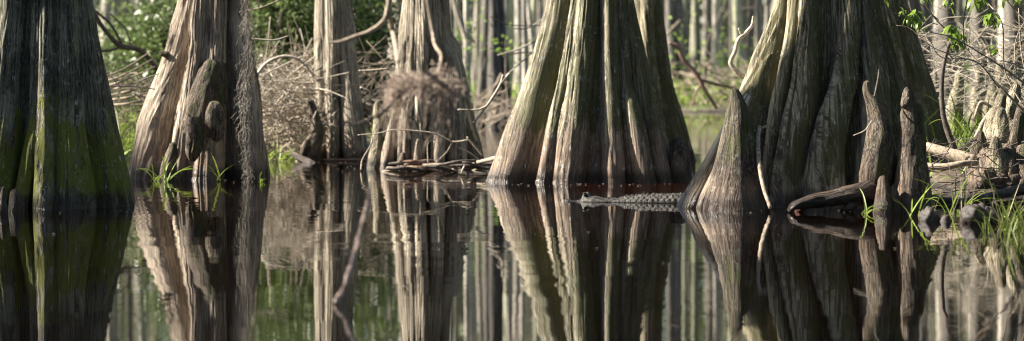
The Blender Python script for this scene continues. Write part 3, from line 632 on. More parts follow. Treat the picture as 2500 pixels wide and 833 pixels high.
for i, (lab, Y, s) in enumerate([
    ('tallest lichened knee of the cluster at the right edge', 23.2, [(360, 2462, 22, 0), (300, 2466, 20, 0), (250, 2474, 15, 0), (215, 2480, 9, 0), (206, 2481, 5, 0)]),
    ('lichened knee leaning left beside the tallest one of the right cluster', 23.0, [(350, 2425, 22, 0), (300, 2430, 18, 0), (260, 2440, 12, 0), (235, 2445, 9, 0), (230, 2446, 5, 0)]),
    ('short knee with a pink rounded head in the right cluster', 22.8, [(370, 2445, 20, 0), (320, 2444, 16, 0), (290, 2444, 13, 0), (270, 2445, 9, 0), (264, 2445, 5, 0)]),
    ('slanting knee at the far right edge of the picture', 22.9, [(370, 2478, 16, 0), (320, 2484, 12, 0), (280, 2492, 11, 0), (252, 2499, 9, 0), (246, 2500, 5, 0)]),
    ('small knee with two tips low in the right cluster', 22.5, [(400, 2470, 15, 0), (340, 2478, 11, 0), (300, 2484, 8, 0), (283, 2487, 5, 0)]),
    ('blunt grey knee left of the mossy one at the right bank', 22.6, [(420, 2392, 24, 0), (370, 2393, 18, 0), (340, 2394, 12, 0), (322, 2394, 6, 0)]),
    ('short knee covered in bright moss at the right bank', 22.3, [(440, 2440, 26, 0), (400, 2436, 20, 0), (370, 2432, 14, 0), (345, 2430, 10, 0), (336, 2430, 6, 0)])]):
    s = [(a, b_, w * 1.2, d) for a, b_, w, d in s]; knee('cypress_knee', lab, 'cypress knee', 'knee_green' if i in (0, 1, 2, 6) else 'knee', Y, [s], 20 + i, group=KR, lump=.2, n=30, nseg=22)
mbk = MB()
for i in range(12): tube(mbk, [at(2385 + i * 11, 470 - (i % 3) * 12, 22.2), at(2390 + i * 10, 425 - (i % 4) * 14, 22.4), at(2400 + i * 9, 385 - (i % 3) * 12, 22.7)], [.07, .1, .06], 14, 12, .3, i)
tag(obj('root_mass', mbk, M['knee'], loc=at(2430, 440, 22.4)), 'tangled pale root mass under the knees at the right bank', 'root')
knee('cypress_knee', 'curved green knee standing behind the grass, right of the thin dark stem', 'cypress knee', 'knee_green', 31, [[(330, 2335, 26, 0), (290, 2330, 24, 0), (250, 2334, 20, 0), (210, 2340, 13, 0), (180, 2342, 9, 0), (171, 2342, 5, 0)]], 31, group=KG, lump=.08)
for i, (px, py, h, w) in enumerate([(2420, 200, 120, 22), (2385, 170, 120, 18), (2470, 120, 130, 22), (2440, 150, 130, 18)]):
    knee('cypress_knee', ['broad blurred knee in the shade behind the right cluster', 'thin blurred knee behind the grass on the right', 'tallest blurred knee near the upper right edge', 'blurred knee between the shrub stems on the right'][i], 'cypress knee', 'knee_green', 34 + i, [[(py + h, px, w, 0), (py + h * .6, px, w * .9, 0), (py + h * .25, px + 3, w * .6, 0), (py, px + 4, w * .3, 0)]], 40 + i, group=KG)

# ------------------------------------------------------------------ fallen wood and branches
DB = 'bare twigs and branches'
lying('fallen_log', 'pale log lying on the mud between the largest cypress and the right knees', 'log', 'twig', [(2225, 352, 22.8, 8), (2270, 362, 22.6, 13), (2320, 378, 22.5, 15), (2378, 392, 22.4, 17)], nseg=16, lump=.12)
lying('fallen_log', 'thin bent log just below the pale one on the right mud bank', 'log', 'twig', [(2240, 402, 22.2, 7), (2300, 408, 22.1, 8), (2350, 400, 22.1, 8), (2385, 398, 22.2, 7)], nseg=12, lump=.12)
lying('fallen_log', 'wet dark root along the edge of the mud on the right', 'log', 'knee_dark', [(2270, 490, 20.7, 14), (2350, 496, 20.6, 12), (2430, 478, 20.8, 12), (2500, 462, 21, 14), (2560, 455, 21, 14)], nseg=14, lump=.15)
lying('fallen_branch', 'forked grey branch behind the grass of the right bank', 'branch', 'twig', [(2330, 372, 24, 4), (2375, 345, 24, 5), (2400, 300, 24.2, 6), (2425, 265, 24.4, 5)], forks=[[(2425, 265, 24.4, 4), (2395, 250, 24.4, 4), (2380, 285, 24.4, 3)]])
lying('bare_sapling', 'thin dark upright stem right of the largest cypress', 'stem', 'twig_dark', [(2330, 365, 24, 9), (2305, 290, 24, 7), (2299, 220, 24, 6), (2304, 160, 24, 5), (2318, 105, 24, 4)], seed=4)
lying('fallen_branch', 'dark forked branch between the left tree and the burled tree', 'branch', 'twig_dark', [(205, -10, 32, 6), (240, 50, 32.2, 6), (265, 85, 32.3, 5), (295, 112, 32.4, 7), (345, 125, 32.6, 6), (398, 185, 32.8, 6)],
      forks=[[(300, 113, 32.4, 4), (270, 60, 32.3, 3), (225, 20, 32.2, 3)], [(300, 113, 32.4, 4), (265, 124, 32.3, 3), (238, 124, 32.2, 3)], [(318, 108, 32.5, 2), (305, 70, 32.5, 2), (265, 30, 32.4, 1.5)]])
lying('dead_twig', 'pale forked twig crossing between the left tree and the burled tree', 'twig', 'twig_pale', [(240, 210, 25.2, 2), (290, 210, 25.3, 3), (330, 212, 25.4, 2.5), (378, 218, 25.6, 2)], DB, 6, forks=[[(330, 212, 25.4, 2.5), (350, 195, 25.4, 2), (388, 180, 25.5, 1.5)], [(290, 210, 25.3, 2), (275, 190, 25.2, 1.5), (270, 180, 25.2, 1)]])
for i in range(7):
    y = 150 + i * 14
    lying('dead_twig', f'{["long","short","bent","straight","slanting","thin","thick"][i]} blurred twig low between the left tree and the burled tree', 'twig', 'twig', [(235, y + 45 - i * 4, 31 + i * .3, 3.5), (300, y + 20, 31.2, 3), (370 + i * 4, y - 25 + 5 * i, 31.5, 2)], DB, 6)
lying('dead_twig', 'long pale twig running off to the upper right beside the burled tree', 'twig', 'twig_pale', [(588, 92, 27, 2.5), (640, 97, 27, 3.2), (670, 98, 27, 3), (705, 88, 27, 2)], DB, 6)
lying('dead_twig', 'thin twig slanting up at the top edge right of the hanging moss strand', 'twig', 'twig', [(590, 28, 27, 2), (640, 18, 27, 2.5), (695, -6, 27, 2.5)], DB, 6)
lying('arching_branch', 'pale branch arching over the brush pile', 'branch', 'twig_pale', [(622, 190, 30.6, 4), (650, 155, 30.6, 4), (690, 138, 30.6, 3.6), (730, 146, 30.6, 3.2), (768, 185, 30.6, 2)], DB, 8)
lying('hanging_branch', 'thick blurred branch swinging across in front of the slender tree', 'branch', 'twig', [(800, 104, 14, 2), (830, 102, 14, 4), (865, 90, 14, 5), (905, 75, 14, 5.5), (940, 45, 14, 6), (955, -20, 14, 7)], None, 10, lump=.15)
lying('hanging_branch', 'blurred branch rising from the lower left into the moss clump', 'branch', 'twig_dark', [(820, 302, 12.6, 1.5), (860, 305, 12.7, 2.5), (905, 290, 12.8, 3.5), (945, 265, 12.9, 4), (985, 225, 13, 4), (1040, 195, 13, 4), (1085, 200, 13, 3.5)], None, 10, lump=.15)
lying('hanging_branch', 'blurred branch trailing down to the right out of the moss clump', 'branch', 'twig', [(1060, 195, 13, 4), (1115, 205, 13, 4), (1140, 250, 13.1, 4), (1152, 300, 13.2, 3.5), (1166, 345, 13.3, 2)], None, 10, lump=.15)
lying('hanging_branch', 'blurred crooked stem rising above the moss clump', 'branch', 'twig', [(1040, -20, 13.4, 4), (1055, 70, 13.4, 4), (1062, 110, 13.3, 4), (1078, 140, 13.2, 4), (1066, 190, 13.1, 4)], None, 10, lump=.15)
lying('hanging_branch', 'blurred pale branch curving down in the gap right of the moss clump', 'branch', 'twig_pale', [(1105, -10, 12, 6), (1122, 50, 12, 6), (1138, 85, 12, 6), (1160, 105, 12, 4)], None, 8, lump=.1)
lying('hanging_branch', 'blurred crooked branch hanging at the top left of the moss clump', 'branch', 'twig', [(948, -10, 14, 5), (952, 40, 14, 6), (962, 90, 14, 6), (972, 150, 12, 7)], None, 8, lump=.2)
for i, (lab, p) in enumerate([('horizontal pale twig right of the slender tree', [(876, 173, 28, 2.5), (905, 172, 28, 3), (948, 168, 28, 3)]), ('twig slanting up to the moss clump from the slender tree', [(888, 252, 26, 3), (915, 232, 26, 3), (950, 200, 26, 3)]),
      ('short pale twig right of the slender tree', [(880, 214, 28, 4), (900, 222, 28, 3)])]):
    lying('dead_twig', lab, 'twig', 'twig_pale', p, DB, 7)
lying('forked_branch', 'pale forked branch pointing up right, left of the massive fluted cypress', 'branch', 'twig_pale', [(1155, 300, 27.2, 2.5), (1180, 270, 27.2, 3), (1205, 235, 27.2, 3.5), (1222, 205, 27.2, 3), (1228, 183, 27.2, 2.5)], None, 8,
      forks=[[(1222, 205, 27.2, 4), (1235, 190, 27.2, 4), (1244, 180, 27.2, 3.5)], [(1190, 258, 27.2, 3), (1165, 268, 27.2, 2.5), (1118, 268, 27.2, 2)], [(1175, 278, 27.2, 3), (1166, 290, 27.2, 2), (1160, 300, 27.2, 2)]])
lying('dead_twig', 'long twig arching low across the stilted roots', 'twig', 'twig_pale', [(874, 330, 27.6, 2), (920, 326, 27.6, 2.4), (965, 317, 27.6, 2.6), (1015, 320, 27.6, 2.8), (1060, 326, 27.6, 2.8), (1100, 344, 27.6, 3)], DB, 6,
      forks=[[(1100, 346, 27.6, 2.5), (1120, 346, 27.6, 3), (1142, 342, 27.6, 3)], [(1105, 346, 27.6, 2.5), (1092, 370, 27.6, 2.6), (1068, 395, 27.6, 3)], [(1062, 340, 27.6, 2), (1045, 352, 27.6, 2), (1045, 400, 27.6, 2)], [(1120, 360, 27.6, 2), (1150, 375, 27.6, 2.4), (1182, 402, 27.6, 2.4)]])
lying('dead_twig', 'brown stick propped on the debris right of the stilted roots', 'twig', 'twig', [(1140, 335, 27.4, 3.5), (1158, 355, 27.4, 4), (1180, 382, 27.4, 3.5)], DB, 7)
lying('dead_twig', 'curved twig standing in the water left of the pointed knee', 'twig', 'twig', [(881, 415, 27.9, 2), (885, 390, 28, 2.5), (905, 355, 28, 2.5), (911, 332, 28, 1.5)], DB, 6)
lying('fallen_log', 'pale pole lying on the debris left of the massive fluted cypress', 'log', 'twig', [(1120, 408, 27.5, 4), (1170, 396, 27.3, 5), (1212, 386, 27.1, 6), (1250, 380, 27, 6)], nseg=12, lump=.2)
r_ = np.random.default_rng(12)
for i in range(26):
    px = r_.uniform(960, 1200); py = r_.uniform(396, 416); L = r_.uniform(20, 60); dy = r_.uniform(-9, 9); Y = r_.uniform(27.2, 28.6)
    lying('debris_stick', 'stick lying in the driftwood at the foot of the stilted roots', 'stick', ['twig', 'twig_dark', 'twig_dark', 'twig_red'][i % 4], [(px - L, py + dy, Y, 3), (px, py - 3, Y, r_.uniform(3, 6)), (px + L, py - dy, Y + .2, 3)], 'sticks of the driftwood line', 7, .15, i)
lying('dead_twig', 'short pale stick poking out of the water before the driftwood', 'twig', 'twig_pale', [(1126, 424, 26.6, 2.5), (1130, 414, 26.6, 3), (1134, 406, 26.6, 3)], DB, 6)
for i, (px, w) in enumerate([(820, 32), (868, 30), (900, 26), (745, 22)]):
    lying('floating_stick', ['orange brown reed stem floating at the foot of the slender tree', 'brown stem floating right of the slender tree', 'short tan stem floating near the pointed knee', 'pale stem floating under the brush pile'][i], 'stick', 'twig_red' if i < 3 else 'twig_pale', [(px - w, 391 + i, 31.2, 2.2), (px, 390, 31.2, 3), (px + w, 391, 31.2, 2.2)], None, 7)
lying('broken_log', 'short pale broken log slanting into the water under the brush pile', 'log', 'knee', [(715, 376, 31.0, 6), (740, 390, 30.8, 8), (768, 404, 30.6, 8)], nseg=14, lump=.3)
lying('hanging_branch', 'reddish bent branch dipping down, right of the massive fluted cypress', 'branch', 'twig_red', [(1634, 105, 45, 4), (1655, 115, 45, 5), (1668, 145, 45, 5), (1700, 180, 45, 6), (1718, 215, 45, 5), (1750, 265, 45, 4)], None, 8, forks=[[(1712, 195, 45, 3.5), (1745, 205, 45, 4), (1790, 215, 45, 3)], [(1716, 200, 45, 3), (1700, 225, 45, 3), (1690, 260, 45, 2)]])
lying('crooked_branch', 'pale crooked branch sticking up from the left buttress of the largest cypress', 'branch', 'twig_pale', [(1838, 203, 20.8, 6), (1815, 188, 20.8, 6), (1790, 165, 20.8, 6), (1784, 150, 20.8, 6), (1795, 125, 20.8, 5.5), (1803, 98, 20.8, 5.5), (1820, 82, 20.8, 5), (1836, 62, 20.8, 4), (1839, 40, 20.8, 2.5)], None, 9, forks=[[(1810, 85, 20.8, 3), (1805, 72, 20.8, 3), (1802, 70, 20.8, 2)]])
for i in range(5):
    lying('dead_twig', f'{["upper","middle","lower","longest","shortest"][i]} blurred pale twig over the far bank left of the crooked branch', 'twig', 'twig', [(1700 + 14 * i, 150 + 26 * i, 50, 2.5), (1745 + 6 * i, 178 + 16 * i, 50, 3), (1800, 190 + 12 * i + (i % 2) * 25, 50, 3)], DB, 6)
lying('leaning_stick', 'thin bare stick leaning between the spire shaped knee and the largest cypress', 'stick', 'twig', [(1881, 508, 19.4, 5), (1864, 455, 19.5, 5.5), (1854, 400, 19.6, 6), (1850, 345, 19.7, 5.5), (1855, 310, 19.8, 5)], None, 10, lump=.06, forks=[[(1855, 315, 19.8, 2.5), (1872, 312, 19.8, 1.6), (1895, 330, 19.8, 1)], [(1855, 314, 19.8, 2), (1875, 305, 19.8, 1.2), (1886, 306, 19.8, .8)]])
lying('dead_twig', 'thin curved twig growing from the crooked knee', 'twig', 'twig_dark', [(2135, 235, 19.4, 3), (2143, 195, 19.6, 2.5), (2146, 170, 19.7, 2)], DB, 6)
lying('dead_twig', 'pale hooked twig in front of the largest cypress beside the crooked knee', 'twig', 'twig_pale', [(2128, 295, 19.3, 2), (2112, 318, 19.3, 2), (2084, 331, 19.3, 1.5)], DB, 6)
for i, p in enumerate([[(1215, 135, 34, 2), (1270, 118, 34, 3), (1320, 92, 34, 3), (1345, 70, 34, 3)], [(1228, 140, 34, 1.5), (1262, 130, 34, 2.5), (1310, 128, 34, 2)], [(1235, 185, 34, 2), (1275, 150, 34, 2.5), (1320, 110, 34, 2.5)], [(1195, 40, 34, 2), (1240, 60, 34, 2), (1300, 62, 34, 2), (1340, 62, 34, 1.5)], [(1255, 70, 34, 2), (1290, 68, 34, 2.5), (1335, 40, 34, 2)]]):
    lying('dead_twig', f'{["lowest slanting","short level","steepest slanting","dark long","upper"][i]} twig reaching in behind the left edge of the massive fluted cypress', 'twig', 'twig_pale' if i != 3 else 'twig_dark', p, DB, 6)
# wet twig dipping into the near water
lying('dipping_twig', 'knotted wet brown twig dipping into the water in front of the slender tree', 'twig', 'wet_twig', [(820, 748, 11.5, 4), (823, 737, 11.5, 9), (840, 700, 11.6, 4), (852, 665, 11.7, 8), (862, 630, 11.8, 4.5), (872, 600, 11.9, 7), (880, 560, 12, 4), (893, 520, 12.1, 6), (900, 480, 12.2, 4), (905, 440, 12.3, 2)], None, 10, lump=.45, n=90)

# brush pile on the left bank: a tangle nobody could count
def tangle(name, label, mat, n, px, py, Y, L, w, seed, dens=1, flat=.5):
    r = np.random.default_rng(seed); mb = MB()
    for i in range(n):
        a, b, d = r.uniform(*px), py[0] + (py[1] - py[0]) * r.random() ** dens, r.uniform(*Y); c = np.array(at(a, b, d)); v = r.normal(size=3) * [1, .5, flat]; v /= np.linalg.norm(v); l = L * r.uniform(.4, 1.2) / 2
        m = r.normal(size=3) * l * .16
        tube(mb, [c - v * l, c + m, c + v * l + m * r.normal()], np.array([1, .8, .4]) * w * r.uniform(.5, 1.4), 5, 6, cap=False)
    o = obj(name, mb, M[mat], loc=at(sum(px) / 2, py[1], Y[0])); tag(o, label, 'brush', kind='stuff')
tangle('brush_pile', 'pile of pale dead sticks and vines on the bank between the burled and the slender tree', 'twig_pale', 240, (610, 800), (165, 340), (31.2, 33.5), 1.0, .008, 3, flat=.55)
tangle('brush_vines', 'finer dead vines over the brush pile, arching between the trees', 'twig', 300, (600, 960), (130, 330), (31.8, 36), 1.1, .0055, 33, flat=.6)
tangle('upright_stalks', 'dead stalks rising out of the brush pile', 'twig_pale', 34, (620, 790), (110, 240), (32, 34), 1.1, .006, 34, flat=2.2)
tangle('brush_tangle', 'darker tangle of dead sticks low on the left bank', 'twig', 260, (600, 800), (250, 385), (31.2, 33.5), .6, .009, 4)
tangle('dead_undergrowth', 'dry stalks on the left bank between the left and the burled tree', 'twig', 170, (225, 400), (190, 330), (33, 37), .9, .008, 5)
tangle('dry_vines', 'fine dry arching vines behind the shrub on the right', 'twig_pale', 260, (2235, 2520), (60, 260), (27, 33), .9, .0045, 6, flat=.5)
tangle('dry_litter', 'dry twigs and litter on the right mud bank', 'twig_dark', 130, (2240, 2520), (340, 480), (21.6, 24.5), .35, .006, 7, flat=.25)
tangle('far_brush', 'blurred dead brush on the far bank between the trees', 'twig', 160, (1640, 1900), (170, 265), (78, 84), 2.2, .02, 8)
tangle('forest_branches', 'bare blurred branches and vines among the far trunks', 'twig', 200, (-100, 2600), (-350, 240), (60, 120), 3.4, .018, 18, flat=.9)
tangle('gap_brush', 'blurred dead brush over the dark water left of the massive fluted cypress', 'twig', 60, (1160, 1250), (225, 300), (46, 56), 1.2, .014, 9)

# ------------------------------------------------------------------ evergreen bushes on the left bank
def bush(label, px, py, Y, w, h, n, seed):
    c = at(px, py, Y); t = thing('evergreen_bush', label, 'bush', (c.x, Y, .05), 'evergreen bushes on the left bank'); r = np.random.default_rng(seed)
    W_, H_ = w / FPX * Y, h / FPX * Y; st = MB(); lf = MB(); tips = []
    for i in range(34):
        q = np.array([c.x + r.normal() * W_ * .45, Y + r.normal() * .7, .1 + (c.z + H_) * r.uniform(.25, 1)])
        b = np.array([c.x + r.normal() * .2, Y, .0]); tube(st, [b, (b + q) / 2 + r.normal(size=3) * .15, q], [.03, .02, .008], 5, 6, cap=False); tips += [q] * 2 + [(b + q * 2) / 3]
    tips = np.array(tips); idx = r.integers(0, len(tips), n // 12)
    cl = tips[idx] + r.normal(size=(n // 12, 3)) * [.35, .35, .28]; cc = np.repeat(cl, 12, 0); cc = cc + r.normal(size=cc.shape) * .085
    cc = cc[cc[:, 2] > .15]; leaves(lf, cc, .105, .15, seed, .42)
    obj('stem', st, M['twig_dark'], t); obj('foliage', lf, M['leaf_dark'], t)
bush('dark green bush between the left tree and the burled tree, nearer of the two there', 405, 70, 44, 70, 160, 7000, 1)
bush('yellowish blurred bush just right of the left tree', 335, 120, 52, 60, 60, 5000, 2)
bush('large evergreen bush above the brush pile', 655, 40, 42, 90, 240, 11000, 3)
bush('evergreen bush directly left of the slender tree', 725, 60, 44, 70, 240, 9000, 4)
bush('evergreen bush directly right of the slender tree', 880, 70, 43, 55, 230, 8000, 5)

# ------------------------------------------------------------------ grass
def tuft(label, px, py, Y, n, L, w, seed, spread=.03, lean=(0, 0), mat='grass', droop=1.3, z=None, name='grass_tuft', group='grass tufts at the water'):
    c = at(px, py, Y); base = Vector((c.x, Y, c.z if z is None else z)); r = np.random.default_rng(seed); mb = MB()
    for i in range(n):
        a = r.uniform(0, 2 * np.pi); d = (math.cos(a) * .55 + lean[0], math.sin(a) * .4, 1 + lean[1])
        blade(mb, base + Vector((r.normal() * spread, r.normal() * spread, -.02)), d, L * r.uniform(.5, 1.15), w * r.uniform(.7, 1.2), droop * r.uniform(.5, 1.6), 9, int(seed * 100 + i))
    tag(obj(name, mb, M[mat], loc=base), label, 'grass', group)
tuft('bright grass tuft in the water left of the short tan knee', 378, 440, 25.2, 9, .34, .017, 1, .03, (.15, 0))
tuft('grass tuft leaning right in front of the short tan knee', 402, 442, 25.0, 7, .38, .016, 2, .02, (.5, 0))
tuft('small grass tuft of few blades in front of the right half of the burled tree', 538, 436, 25.1, 4, .30, .02, 3, .015, (.05, 0), droop=1.0)
tuft('low arching grass blades in the water at the right foot of the burled tree', 640, 440, 25.0, 4, .20, .016, 4, .03, (-.2, 0), droop=3.0)
for i in range(7):
    tuft(['bright','pale','tall','wide','thin','ragged','low'][i] + ' grass tuft beside the left root of the burled tree, among several', 272 + 11 * i, 400 - 14 * (i % 4), 30.5 + .2 * i, 12, .55 if i % 3 else .75, .017, 10 + i, .08, (.1, 0))
for i in range(7):
    tuft(['bright','pale','tall','wide','thin','ragged','low'][i] + ' grass tuft at the water below the brush pile', 655 + 14 * i + (i > 4) * 20, 392, 31.0 + .08 * i, 8, .34 - .02 * i, .018, 20 + i, .07, (.1, 0))
tuft('single arching grass blade left of the massive fluted cypress', 1243, 355, 26.6, 3, .35, .013, 31, .02, (.2, 0), droop=2.2, z=.15)
tuft('grass tuft with few blades in the water before the crooked knee', 2112, 516, 19.1, 6, .24, .012, 32, .02, (.3, 0))
tuft('long bladed grass right of the tall reddish knee', 2236, 530, 18.8, 8, .42, .013, 33, .04, (.1, 0))
tuft('upright grass tuft behind the smallest wet knob', 2330, 520, 19.3, 10, .42, .013, 34, .08, (.2, 0))
tuft('grass tuft on the mud before the right cluster of knees', 2395, 480, 20.8, 10, .42, .013, 35, .1, (.1, 0))
tuft('tall bright grass behind the pale log on the right', 2375, 350, 25, 26, .75, .02, 36, .25, (.1, 0))
tuft('grass behind the right cluster of knees', 2420, 330, 26, 16, .7, .018, 37, .2, (.1, 0))
tuft('blurred grass right of the leaning dark cypress', 2345, 345, 27, 12, .5, .018, 38, .15, (.1, 0))
for i, (px, py, n, L) in enumerate([(2440, 560, 26, .42), (2475, 570, 34, .5), (2500, 560, 34, .55), (2470, 540, 22, .42), (2508, 600, 26, .5), (2450, 520, 16, .4), (2420, 560, 10, .3)]):
    tuft(['broad', 'dense', 'tall', 'loose', 'nearest', 'farthest', 'smallest'][i] + ' clump of water grass at the right edge of the picture', px, py, wl(py + 4), int(n * .42), L * .7, .009, 40 + i, .12, (-.05, .3), 'water_grass', z=0, droop=1.2)
tuft('dry brown stalks standing among the water grass on the right', 2400, 540, 18.6, 9, .5, .006, 50, .25, (0, .6), 'grass_dry', .3, z=0)
tuft('dry stalks before the right knobs', 2290, 545, 18.4, 5, .36, .006, 51, .12, (0, .6), 'grass_dry', .3, z=0)
def turf(name, label, px, Y, n, L, w, seed, mat='grass', test=.06):
    r = np.random.default_rng(seed); mb = MB(); c = 0
    while c < n:
        Yv = r.uniform(*Y); x = (r.uniform(*px) - 1250) / FPX * Yv
        z = float(land(np.array(x), np.array(Yv)))
        if z < test - .03: 
            n -= 1; continue
        for j in range(4):
            blade(mb, (x + r.normal() * .05, Yv + r.normal() * .05, z - .02), (r.normal() * .45, r.normal() * .3, 1), L * r.uniform(.4, 1.1), w, 1.5 * r.random(), 4, c * 4 + j)
        c += 1
    tag(obj(name, mb, M[mat]), label, 'grass', kind='stuff')
turf('grass', 'grass growing over the left bank', (200, 420), (33, 50), 480, .5, .02, 1)
turf('dry_grass', 'dry grass growing over the left bank', (200, 760), (32.5, 46), 330, .45, .014, 2, 'grass_dry')
turf('bank_grass', 'grass growing behind the middle trees', (600, 960), (33, 60), 300, .4, .02, 3)
turf('far_grass', 'low green plants on the far bank', (1100, 1950), (79, 88), 700, .9, .07, 4)
turf('mud_grass', 'grass growing over the right bank', (2230, 2520), (24.5, 32), 110, .4, .014, 5)

# ------------------------------------------------------------------ leafy shrub on the right
def shrub():
    t = thing('leafy_shrub', 'shrub of thin bare stems with bright young leaves at the upper right', 'shrub', (at(2560, 420, 21.5).x, 21.5, .05)); r = np.random.default_rng(9)
    Yb = 21.3; paths = [
        [(2560, 330, 4), (2440, 215, 3.5), (2360, 120, 3), (2290, 50, 2.5), (2255, 5, 2)], [(2560, 250, 4), (2480, 190, 3), (2420, 150, 2.5), (2330, 95, 2), (2270, 80, 1.5)],
        [(2440, 215, 2.5), (2380, 150, 2), (2300, 140, 1.6), (2270, 95, 1.2)], [(2570, 140, 3), (2510, 60, 2.5), (2475, 20, 2), (2450, -10, 2)], [(2520, 300, 2.5), (2460, 180, 2.2), (2440, 60, 2), (2410, 0, 1.5)],
        [(2360, 120, 1.8), (2352, 60, 2), (2358, -10, 2)], [(2290, 60, 1.5), (2200, 38, 1.3), (2155, 28, 1)], [(2560, 80, 2), (2490, 70, 2), (2440, 55, 1.5)], [(2290, 50, 1.5), (2250, 10, 1.5), (2232, -10, 1.2)],
        [(2545, 300, 2), (2500, 150, 2), (2490, 20, 2)], [(2480, 190, 1.5), (2485, 100, 1.5), (2520, 20, 1.2)], [(2380, 150, 1.5), (2280, 118, 1.3), (2222, 70, 1), (2190, 62, .8)], [(2560, 200, 2), (2450, 150, 1.5), (2345, 160, 1.2), (2310, 100, 1)]]
    tips = []
    for i, p in enumerate(paths):
        mb = MB(); dY = r.uniform(-.5, .5); P = [at(a, b, Yb + dY) + Vector((0, r.normal() * .05, 0)) for a, b, w in p]
        tube(mb, P, [w * .8 / FPX * Yb for *_, w in p], 6, 8 * len(p), .12, i)
        for j in range(5):
            s = r.integers(0, len(P) - 1); f = r.random(); q = P[s].lerp(P[s + 1], f); e = q + Vector((r.normal() * .09, r.normal() * .09, abs(r.normal()) * .1)); tube(mb, [q, (q + e) / 2 + Vector((.01, 0, -.01)), e], [.002, .0016, .001], 4, 5, cap=False)
        obj('stem', mb, M['twig'], t)
    for i, (px, py, n, s) in enumerate([(2232, 45, 15, 1), (2240, 62, 9, .9), (2205, 28, 4, .6), (2315, 18, 6, .8), (2322, 75, 14, 1.1), (2335, 92, 9, 1), (2338, 112, 8, 1), (2418, 40, 12, 1), (2428, 58, 7, .9), (2433, 125, 6, .7), (2265, 75, 3, .5), (2382, 5, 7, 1.1), (2265, 0, 5, .8), (2490, 0, 7, 1), (2360, 22, 3, .6), (2155, 2, 5, 1), (2455, 5, 4, .8), (2395, 0, 6, 1.0)]):
        mb = MB(); c = at(px, py - 8, Yb)
        for j in range(n):
            o = Vector((r.normal() * .022, r.normal() * .03, r.normal() * .018)); a = r.uniform(0, 6.28)
            blade(mb, c + o, (math.cos(a) * .7, math.sin(a) * .7, .15), .12 * s * r.uniform(.6, 1.2), .042 * s, 2.6, 6, i * 50 + j)
        obj('leaf_cluster', mb, M['leaf'], t)
shrub()
def leafspray(label, px, py, Y, n, sx, sz, size, seed):
    r = np.random.default_rng(seed); c = np.array(at(px, py, Y)); lf = MB(); st = MB(); L = thing('young_sapling', label, 'sapling', (c[0], Y, 0), 'young green saplings in the background')
    tube(st, [(c[0] + .1, Y, -.05), (c[0], Y, c[2] * .6), (c[0], Y, c[2] + sz)], [.015, .012, .004], 5, 8)
    leaves(lf, c + r.normal(size=(n, 3)) * [sx, .3, sz], size, 0, seed, .5); obj('stem', st, M['twig'], L); obj('foliage', lf, M['leaf'], L)
for i, a in enumerate([(1165, 40, 55, 60, .15, .5), (1155, 100, 52, 60, .2, .35), (1235, 115, 50, 40, .18, .15), (1300, 150, 60, 40, .2, .3), (1060, 200, 62, 20, .2, .2), (1820, 190, 78, 260, .8, .5), (1700, 235, 78, 200, .8, .25)]):
    leafspray(['upper', 'middle', 'small', 'single', 'faint', 'largest', 'low'][i] + ' bright blurred sapling in the gaps between the big trees', a[0], a[1], a[2], a[3], a[4], a[5], .09, 60 + i)


# ------------------------------------------------------------------ hanging moss
def moss_strand():
    mb = MB(); r = np.random.default_rng(4); Y = 25.0; n = 0
    for i in range(300):
        t = r.random() ** .9; py = -30 + 470 * t; wdt = (4 + 9 * math.sin(min(1, t * 1.2) * 3.1)) * (.6 + .6 * r.random()); px = 602 + 6 * math.sin(py / 60) + r.normal() * wdt * .55
        c = np.array(at(px, py, Y)) + [0, r.normal() * .04, 0]; P = [c]
        for j in range(7): P.append(P[-1] + [r.normal() * .016, r.normal() * .016, -.022 + r.normal() * .012])
        tube(mb, P, [.0016] * 8, 4, 18, cap=False)
    for j in range(3):
        P = [at(602 + 6 * math.sin(py / 60) + r.normal() * 3, py, Y) for py in range(-200, 438, 20)]; tube(mb, P, [.004] * len(P), 5, len(P) * 2, cap=False)
    tag(obj('moss_strand', mb, M['moss_hang'], loc=at(602, 440, Y)), 'long thin strand of grey moss hanging down to the water before the burled tree', 'hanging moss')
moss_strand()
def moss_clump():
    mb = MB(); r = np.random.default_rng(14); Y = 13.0
    for cx, cy, w, h, n in [(968, 212, 15, 18, 26), (996, 184, 20, 11, 44), (1030, 192, 22, 12, 50), (1070, 198, 20, 16, 40), (1104, 190, 14, 8, 12), (1058, 168, 20, 7, 18)]:
        for i in range(n):
            c = np.array(at(cx + r.normal() * w, cy + r.normal() * h * .8, Y + r.normal() * .08)); P = [c]
            for j in range(7): P.append(P[-1] + [r.normal() * .018, r.normal() * .018, -.012 + r.normal() * .014])
            tube(mb, P, [.0024] * 8, 4, 16, cap=False)
    for i in range(90):
        px = r.choice([958 + r.normal() * 9, 985 + r.normal() * 8, 1040 + r.normal() * 9, 1078 + r.normal() * 10]); c = np.array(at(px, 208 + r.normal() * 12, Y + r.normal() * .05)); P = [c]; L = r.uniform(.5, 1.6)
        for j in range(8): P.append(P[-1] + [r.normal() * .009, r.normal() * .009, (-.026 + r.normal() * .007) * L])
        tube(mb, P, [.0018] * 9, 4, 18, cap=False)
    tag(obj('moss_clump', mb, M['moss_ball'], loc=at(1020, 210, Y)), 'blurred brown tangle of moss draped on branches before the stilted tree', 'hanging moss')
moss_clump()

